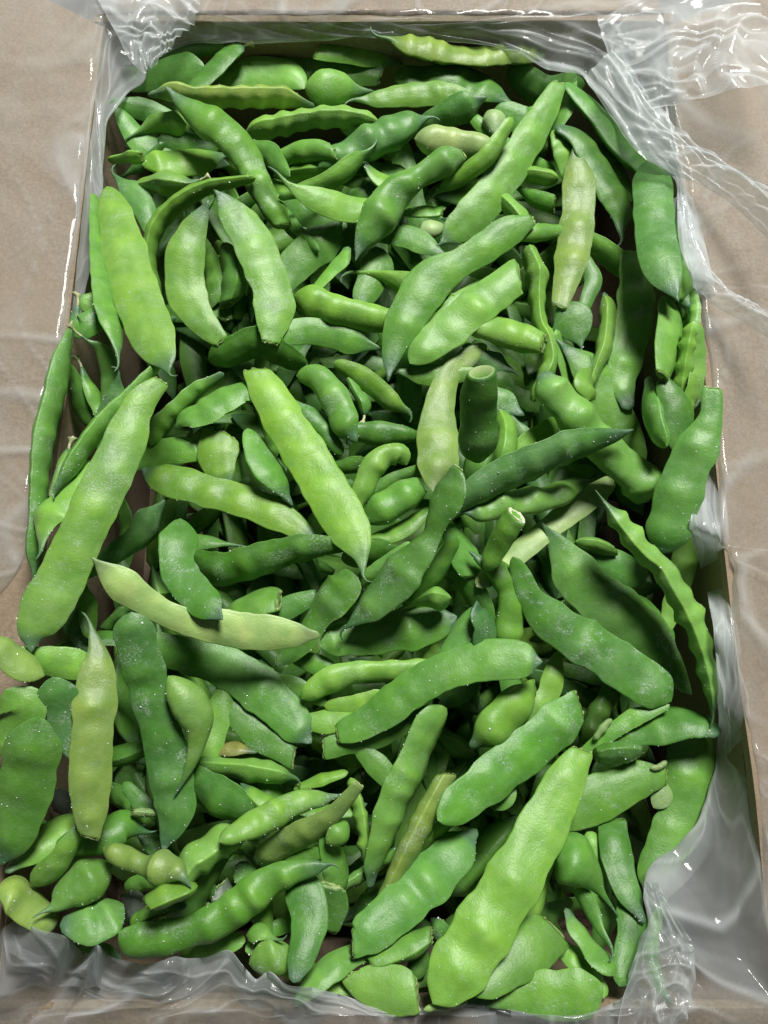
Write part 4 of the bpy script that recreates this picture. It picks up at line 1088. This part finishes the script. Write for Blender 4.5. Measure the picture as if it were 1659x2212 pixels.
# ------------------------------------------------------------------ ice crystals scattered over the pods
oct_v = np.array([(1, 0, 0), (-1, 0, 0), (0, 1, 0), (0, -1, 0), (0, 0, 1), (0, 0, -1)], float)
oct_f = [(0, 2, 4), (2, 1, 4), (1, 3, 4), (3, 0, 4), (2, 0, 5), (1, 2, 5), (3, 1, 5), (0, 3, 5)]
iv, if_ = [], []
for k, (p_, d_, s_) in enumerate(SPARK):
    R_ = rng.normal(size=(3, 3)); R_, _ = np.linalg.qr(R_)
    sc_ = s_*rng.uniform(.6, 1.4, 3)
    iv.append((oct_v*sc_) @ R_ + p_ + d_*s_*.4)
    if_ += [tuple(6*k + t for t in q) for q in oct_f]
ice = mesh_obj("ice_crystals", np.concatenate(iv), if_, M_ICE, smooth=False)
tag(ice, "tiny white ice crystals sprinkled over the frozen green pods", "ice", kind="stuff")

# ------------------------------------------------------------------ plastic liner: one bag, draped from the heap over the rim and out over the flaps
# inner edge, clockwise: picture x, y, height in mm above the heap (or 'a' absolute height)
LIP = [(-90, 1700, 'a', -6), (-70, 1500, 'a', -6), (0, 1335, 'a', -8), (60, 1220, 'a', -2), (88, 1050, 'a', -4), (128, 850, 'a', -6), (170, 700, 'a', -7), (198, 560, 'a', -8),
       (220, 430, 'a', -8), (226, 340, 'a', -8), (232, 265, 'a', -6), (255, 235, 'h', 4), (284, 195, 'h', 4), (312, 170, 'h', 5), (322, 140, 'h', 5), (352, 118, 'h', 4), (405, 97, 'h', 3),
       (470, 94, 'a', -8), (560, 94, 'a', -8), (700, 86, 'a', -7), (850, 78, 'a', -5), (980, 90, 'a', -8), (1080, 105, 'h', 3), (1140, 125, 'h', 4), (1165, 142, 'h', 4), (1207, 158, 'h', 5),
       (1258, 170, 'h', 5), (1275, 190, 'h', 6), (1300, 222, 'h', 6), (1328, 262, 'h', 6), (1376, 326, 'h', 6), (1425, 358, 'h', 6), (1458, 385, 'h', 5), (1462, 430, 'h', 2), (1462, 480, 'h', 3), (1472, 535, 'h', 3),
       (1488, 600, 'h', 2), (1500, 655, 'a', -4), (1492, 715, 'a', -9), (1500, 790, 'a', -14), (1508, 900, 'a', -14), (1500, 1040, 'a', -12), (1492, 1135, 'h', 3), (1506, 1200, 'h', 3), (1524, 1262, 'h', 4),
       (1535, 1330, 'h', 4), (1546, 1437, 'h', 4), (1553, 1545, 'h', 4), (1548, 1617, 'h', 4), (1534, 1690, 'h', 4), (1492, 1790, 'h', 4), (1441, 1844, 'h', 4), (1386, 1900, 'h', 6), (1391, 1941, 'h', 6),
       (1404, 1985, 'h', 5), (1386, 2025, 'h', 5), (1364, 2077, 'h', 5), (1346, 2149, 'h', 5), (1290, 2183, 'h', 4), (1172, 2192, 'h', 3), (1005, 2166, 'a', 2), (898, 2180, 'a', 2), (826, 2180, 'a', 2),
       (748, 2150, 'a', 0), (676, 2134, 'h', 3), (620, 2126, 'h', 3), (585, 2096, 'h', 5), (552, 2112, 'h', 4), (530, 2090, 'h', 4), (501, 2052, 'h', 5), (455, 2062, 'h', 4), (358, 2076, 'h', 3),
       (272, 2076, 'h', 3), (236, 2062, 'h', 4), (212, 2040, 'h', 6), (190, 2060, 'h', 4), (143, 2028, 'h', 4), (86, 2003, 'h', 4), (0, 1980, 'h', 4), (-90, 1960, 'h', 4), (-150, 1850, 'a', -2)]
ctrl = []
for x, y, md, z in LIP:
    zz = z/1000 if md == 'a' else max(height_at(x, y), -.03) + z/1000
    if md == 'h':
        win = window(x, y, 26)
        zz = max(zz, float(np.percentile(H[win[0]], 88)) + .002)
    ctrl.append((x, y, zz))
ctrl.append(ctrl[0])
NU, NV = 1500, 104
lp, _ = spline(np.array(ctrl), NU + 1)
lp = lp[:-1]
LW = at(lp[:, 0], lp[:, 1], lp[:, 2])
cen = np.array([0.0, 0.11])
d = LW[:, :2] - cen
hx, yf, yn = HX + .0012, YF + .0012, YN - .0012
tt = np.minimum(hx/np.maximum(np.abs(d[:, 0]), 1e-6), np.where(d[:, 1] > 0, (yf - cen[1])/np.maximum(d[:, 1], 1e-6), (yn - cen[1])/np.minimum(d[:, 1], -1e-6)))
RIMP = cen + d*np.maximum(tt, 1.002)[:, None]
outd = unit(RIMP - cen)
nrm = np.zeros_like(outd)
nrm[:, 0] = np.clip((np.abs(RIMP[:, 0]) - hx + .03)/.03, 0, 1)*np.sign(RIMP[:, 0])
nrm[:, 1] = np.clip((np.abs(RIMP[:, 1] - cen[1]) - .205 + .03)/.03, 0, 1)*np.sign(RIMP[:, 1] - cen[1])
outd = unit(outd*.5 + nrm)
OUTP = RIMP + outd*.115
arc = np.concatenate([[0], np.cumsum(np.hypot(*np.diff(lp[:, :2], axis=0).T))])*(.30/FPX)

def fold_noise(a, v, seed):
    """sharp creases running outward from the heap, crossed by finer crumples"""
    # straight creases with flat facets between them: folded waves in several directions
    def tri(x):
        return abs((x % 1.0) - .5)*4 - 1
    w1 = mnoise.noise(Vector((a*13, v*1.7, seed)))
    w2 = mnoise.noise(Vector((a*24, v*2.8, seed + 4.4)))
    w3 = mnoise.noise(Vector((a*9, v*1.3, seed + 8.8)))
    h1 = tri(a*17 + w1*2.6 + v*.6 + seed)
    h2 = tri(a*33 - v*1.9 + w2*2.4)
    h3 = tri(a*15 + v*3.1 + w1*2.8)
    h4 = tri(a*11 - v*4.3 + w2*2.0 + w3*2)
    g1, g2 = max(0, min(1, .6 + 1.3*w3)), max(0, min(1, .6 - 1.3*w3))
    cre = (max(0, h1 - .55)*g1 + max(0, h2 - .65)*1.1*g2 + max(0, h3 - .70)*1.2*g2 + max(0, h4 - .70)*1.2*g1)*1.6
    return .50*h1 + .24*h2 + .22*h3*g2 + .20*h4*g1 + .45*w1, min(1, cre)

rows = []
vv = np.concatenate([[-.10, -.055, -.02], np.linspace(0, 1, NV - 3)])
for v in vv:
    Pz = np.zeros_like(LW)
    if v < 0:                                   # the hem turns back under
        k = -v/.10
        Pz[:] = LW
        Pz[:, :2] += outd*(.016*k); Pz[:, 2] -= .0015 + .010*k*k
    elif v <= .5:
        k = v/.5
        Pz[:, :2] = LW[:, :2]*(1-k) + RIMP*k
        Pz[:, 2] = LW[:, 2]*(1 - k) + .003*k
    else:
        k = (v - .5)/.5
        xy = RIMP*(1-k) + OUTP*k
        Pz[:, :2] = xy
        Pz[:, 2] = flap_z(xy[:, 0], xy[:, 1]) + .003
    rows.append(Pz)
dbl_c = np.array([(x, y, 0.55 if md == 'a' and y > 150 else .35 if x > 1440 and y > 420 else .06 if y > 1900 else 0.26) for x, y, md, z in LIP + LIP[:1]])
DBL = np.clip(spline(dbl_c, NU + 1)[0][:-1, 2], 0, .6)
CRE = np.zeros((len(vv), NU))
G = np.array(rows)                                       # rows x NU x 3
gap = np.hypot(*(RIMP - LW[:, :2]).T)
for r, v in enumerate(vv):
    for i in range(NU):
        a = arc[i] if i < NU else 0
        blend = min(1, i/40, (NU-1-i)/40)
        fn, ce = fold_noise(a, v, 0.0)
        CRE[r, i] = min(1, ce*(.9 if v < .5 else max(.10, .9 - (v-.5)*5)) + DBL[i]*(1 if v < .42 else max(0, 1 - (v-.42)/.1)))
        am = .0009 + .0032*min(1, gap[i]/.03)*math.exp(-((v-.25)/.33)**2)
        if v > .5: am += .0003*min(1, (v-.5)*4)
        am *= blend
        x, y, z = G[r, i]
        if v < 0: am *= .4
        G[r, i, 2] += am*fn
        # creases also shift the film sideways a little
        G[r, i, 0] += am*.6*mnoise.noise(Vector((a*90, v*4, 21.0)))
        G[r, i, 1] += am*.6*mnoise.noise(Vector((a*90, v*4, 31.0)))
# keep the film above the heap between its edge and the rim
for r, v in enumerate(vv):
    if 0 <= v < .5:
        px, py = to_px(G[r])
        for i in range(NU):
            h = height_at(px[i], py[i])
            if gap[i] > .006 and lp[i, 2] > height_at(lp[i, 0], lp[i, 1]) - .004:
                G[r, i, 2] = max(G[r, i, 2], min(h + .0015, .02))
            # and inside the wall
verts = G.reshape(-1, 3)
F = []
for r in range(len(vv) - 1):
    for i in range(NU):
        i2 = (i + 1) % NU
        F.append((r*NU + i, r*NU + i2, (r+1)*NU + i2, (r+1)*NU + i))
def crease_col(c):
    c = np.asarray(c).reshape(-1, 1)
    return np.concatenate([c, c, c, np.ones_like(c)], 1)
liner = mesh_obj("plastic_liner", verts, F, M_FILM, col=crease_col(CRE))
tag(liner, "crumpled clear plastic bag lining the carton, its edges spread over the flaps", "plastic bag")

def sheet(edge_a, edge_b, nu, nv, amp, seed, dbl=.15, arch=.003):
    """a folded-over part of the liner: a band of film between two edges (picture x, y, height in mm)"""
    A, _ = spline(np.array(edge_a, float), nu); B, _ = spline(np.array(edge_b, float), nu)
    A = at(A[:, 0], A[:, 1], A[:, 2]/1000); B = at(B[:, 0], B[:, 1], B[:, 2]/1000)
    V, Fc, cc = [], [], []
    for i in range(nu):
        for j in range(nv):
            k = j/(nv-1)
            p_ = A[i]*(1-k) + B[i]*k
            fn, cq = fold_noise(i/nu*.16, k, seed)
            p_[2] += arch*math.sin(math.pi*k) + amp*fn*min(1, .3 + 2*k)
            V.append(p_); cc.append(min(1, max(cq + dbl, .8 if j == 0 else 0)))
    for i in range(nu-1):
        for j in range(nv-1):
            Fc.append((i*nv+j, (i+1)*nv+j, (i+1)*nv+j+1, i*nv+j+1))
    return mesh_obj("fold", np.array(V), Fc, M_FILM, parent=liner, origin=np.zeros(3), col=crease_col(cc))

sheet([(1262, 168, 8), (1322, 251, 8), (1376, 328, 9), (1469, 382, 10), (1548, 418, 14), (1690, 545, 26)],
      [(1345, 95, 10), (1390, 180, 12), (1450, 260, 14), (1520, 320, 18), (1600, 365, 24), (1720, 430, 36)], 170, 40, .0024, 11., .34)
sheet([(1452, 430, 5), (1464, 505, 6), (1492, 590, 6), (1532, 652, 9), (1602, 694, 16), (1690, 750, 26)],
      [(1486, 430, 7), (1500, 505, 8), (1532, 580, 9), (1574, 622, 13), (1634, 660, 20), (1710, 700, 30)], 110, 18, .0015, 12., .22)
sheet([(1290, 40, 6), (1310, 110, 8), (1330, 170, 9), (1400, 240, 11)],
      [(1600, -60, 20), (1640, 20, 22), (1680, 90, 26), (1720, 180, 32)], 130, 60, .0030, 13., .26)
sheet([(200, -20, 5), (250, 70, 6), (290, 140, 5), (318, 165, 4)], [(440, -20, 5), (420, 40, 4), (380, 90, 2), (330, 150, 2)], 100, 50, .003, 14., .40)
sheet([(1386, 1902, 6), (1394, 1960, 6), (1400, 2010, 6), (1370, 2090, 6), (1345, 2160, 6), (1330, 2240, 6)],
      [(1420, 1905, 9), (1455, 1975, 10), (1490, 2030, 11), (1500, 2100, 11), (1490, 2170, 11), (1470, 2240, 10)], 110, 40, .0024, 15., .14)
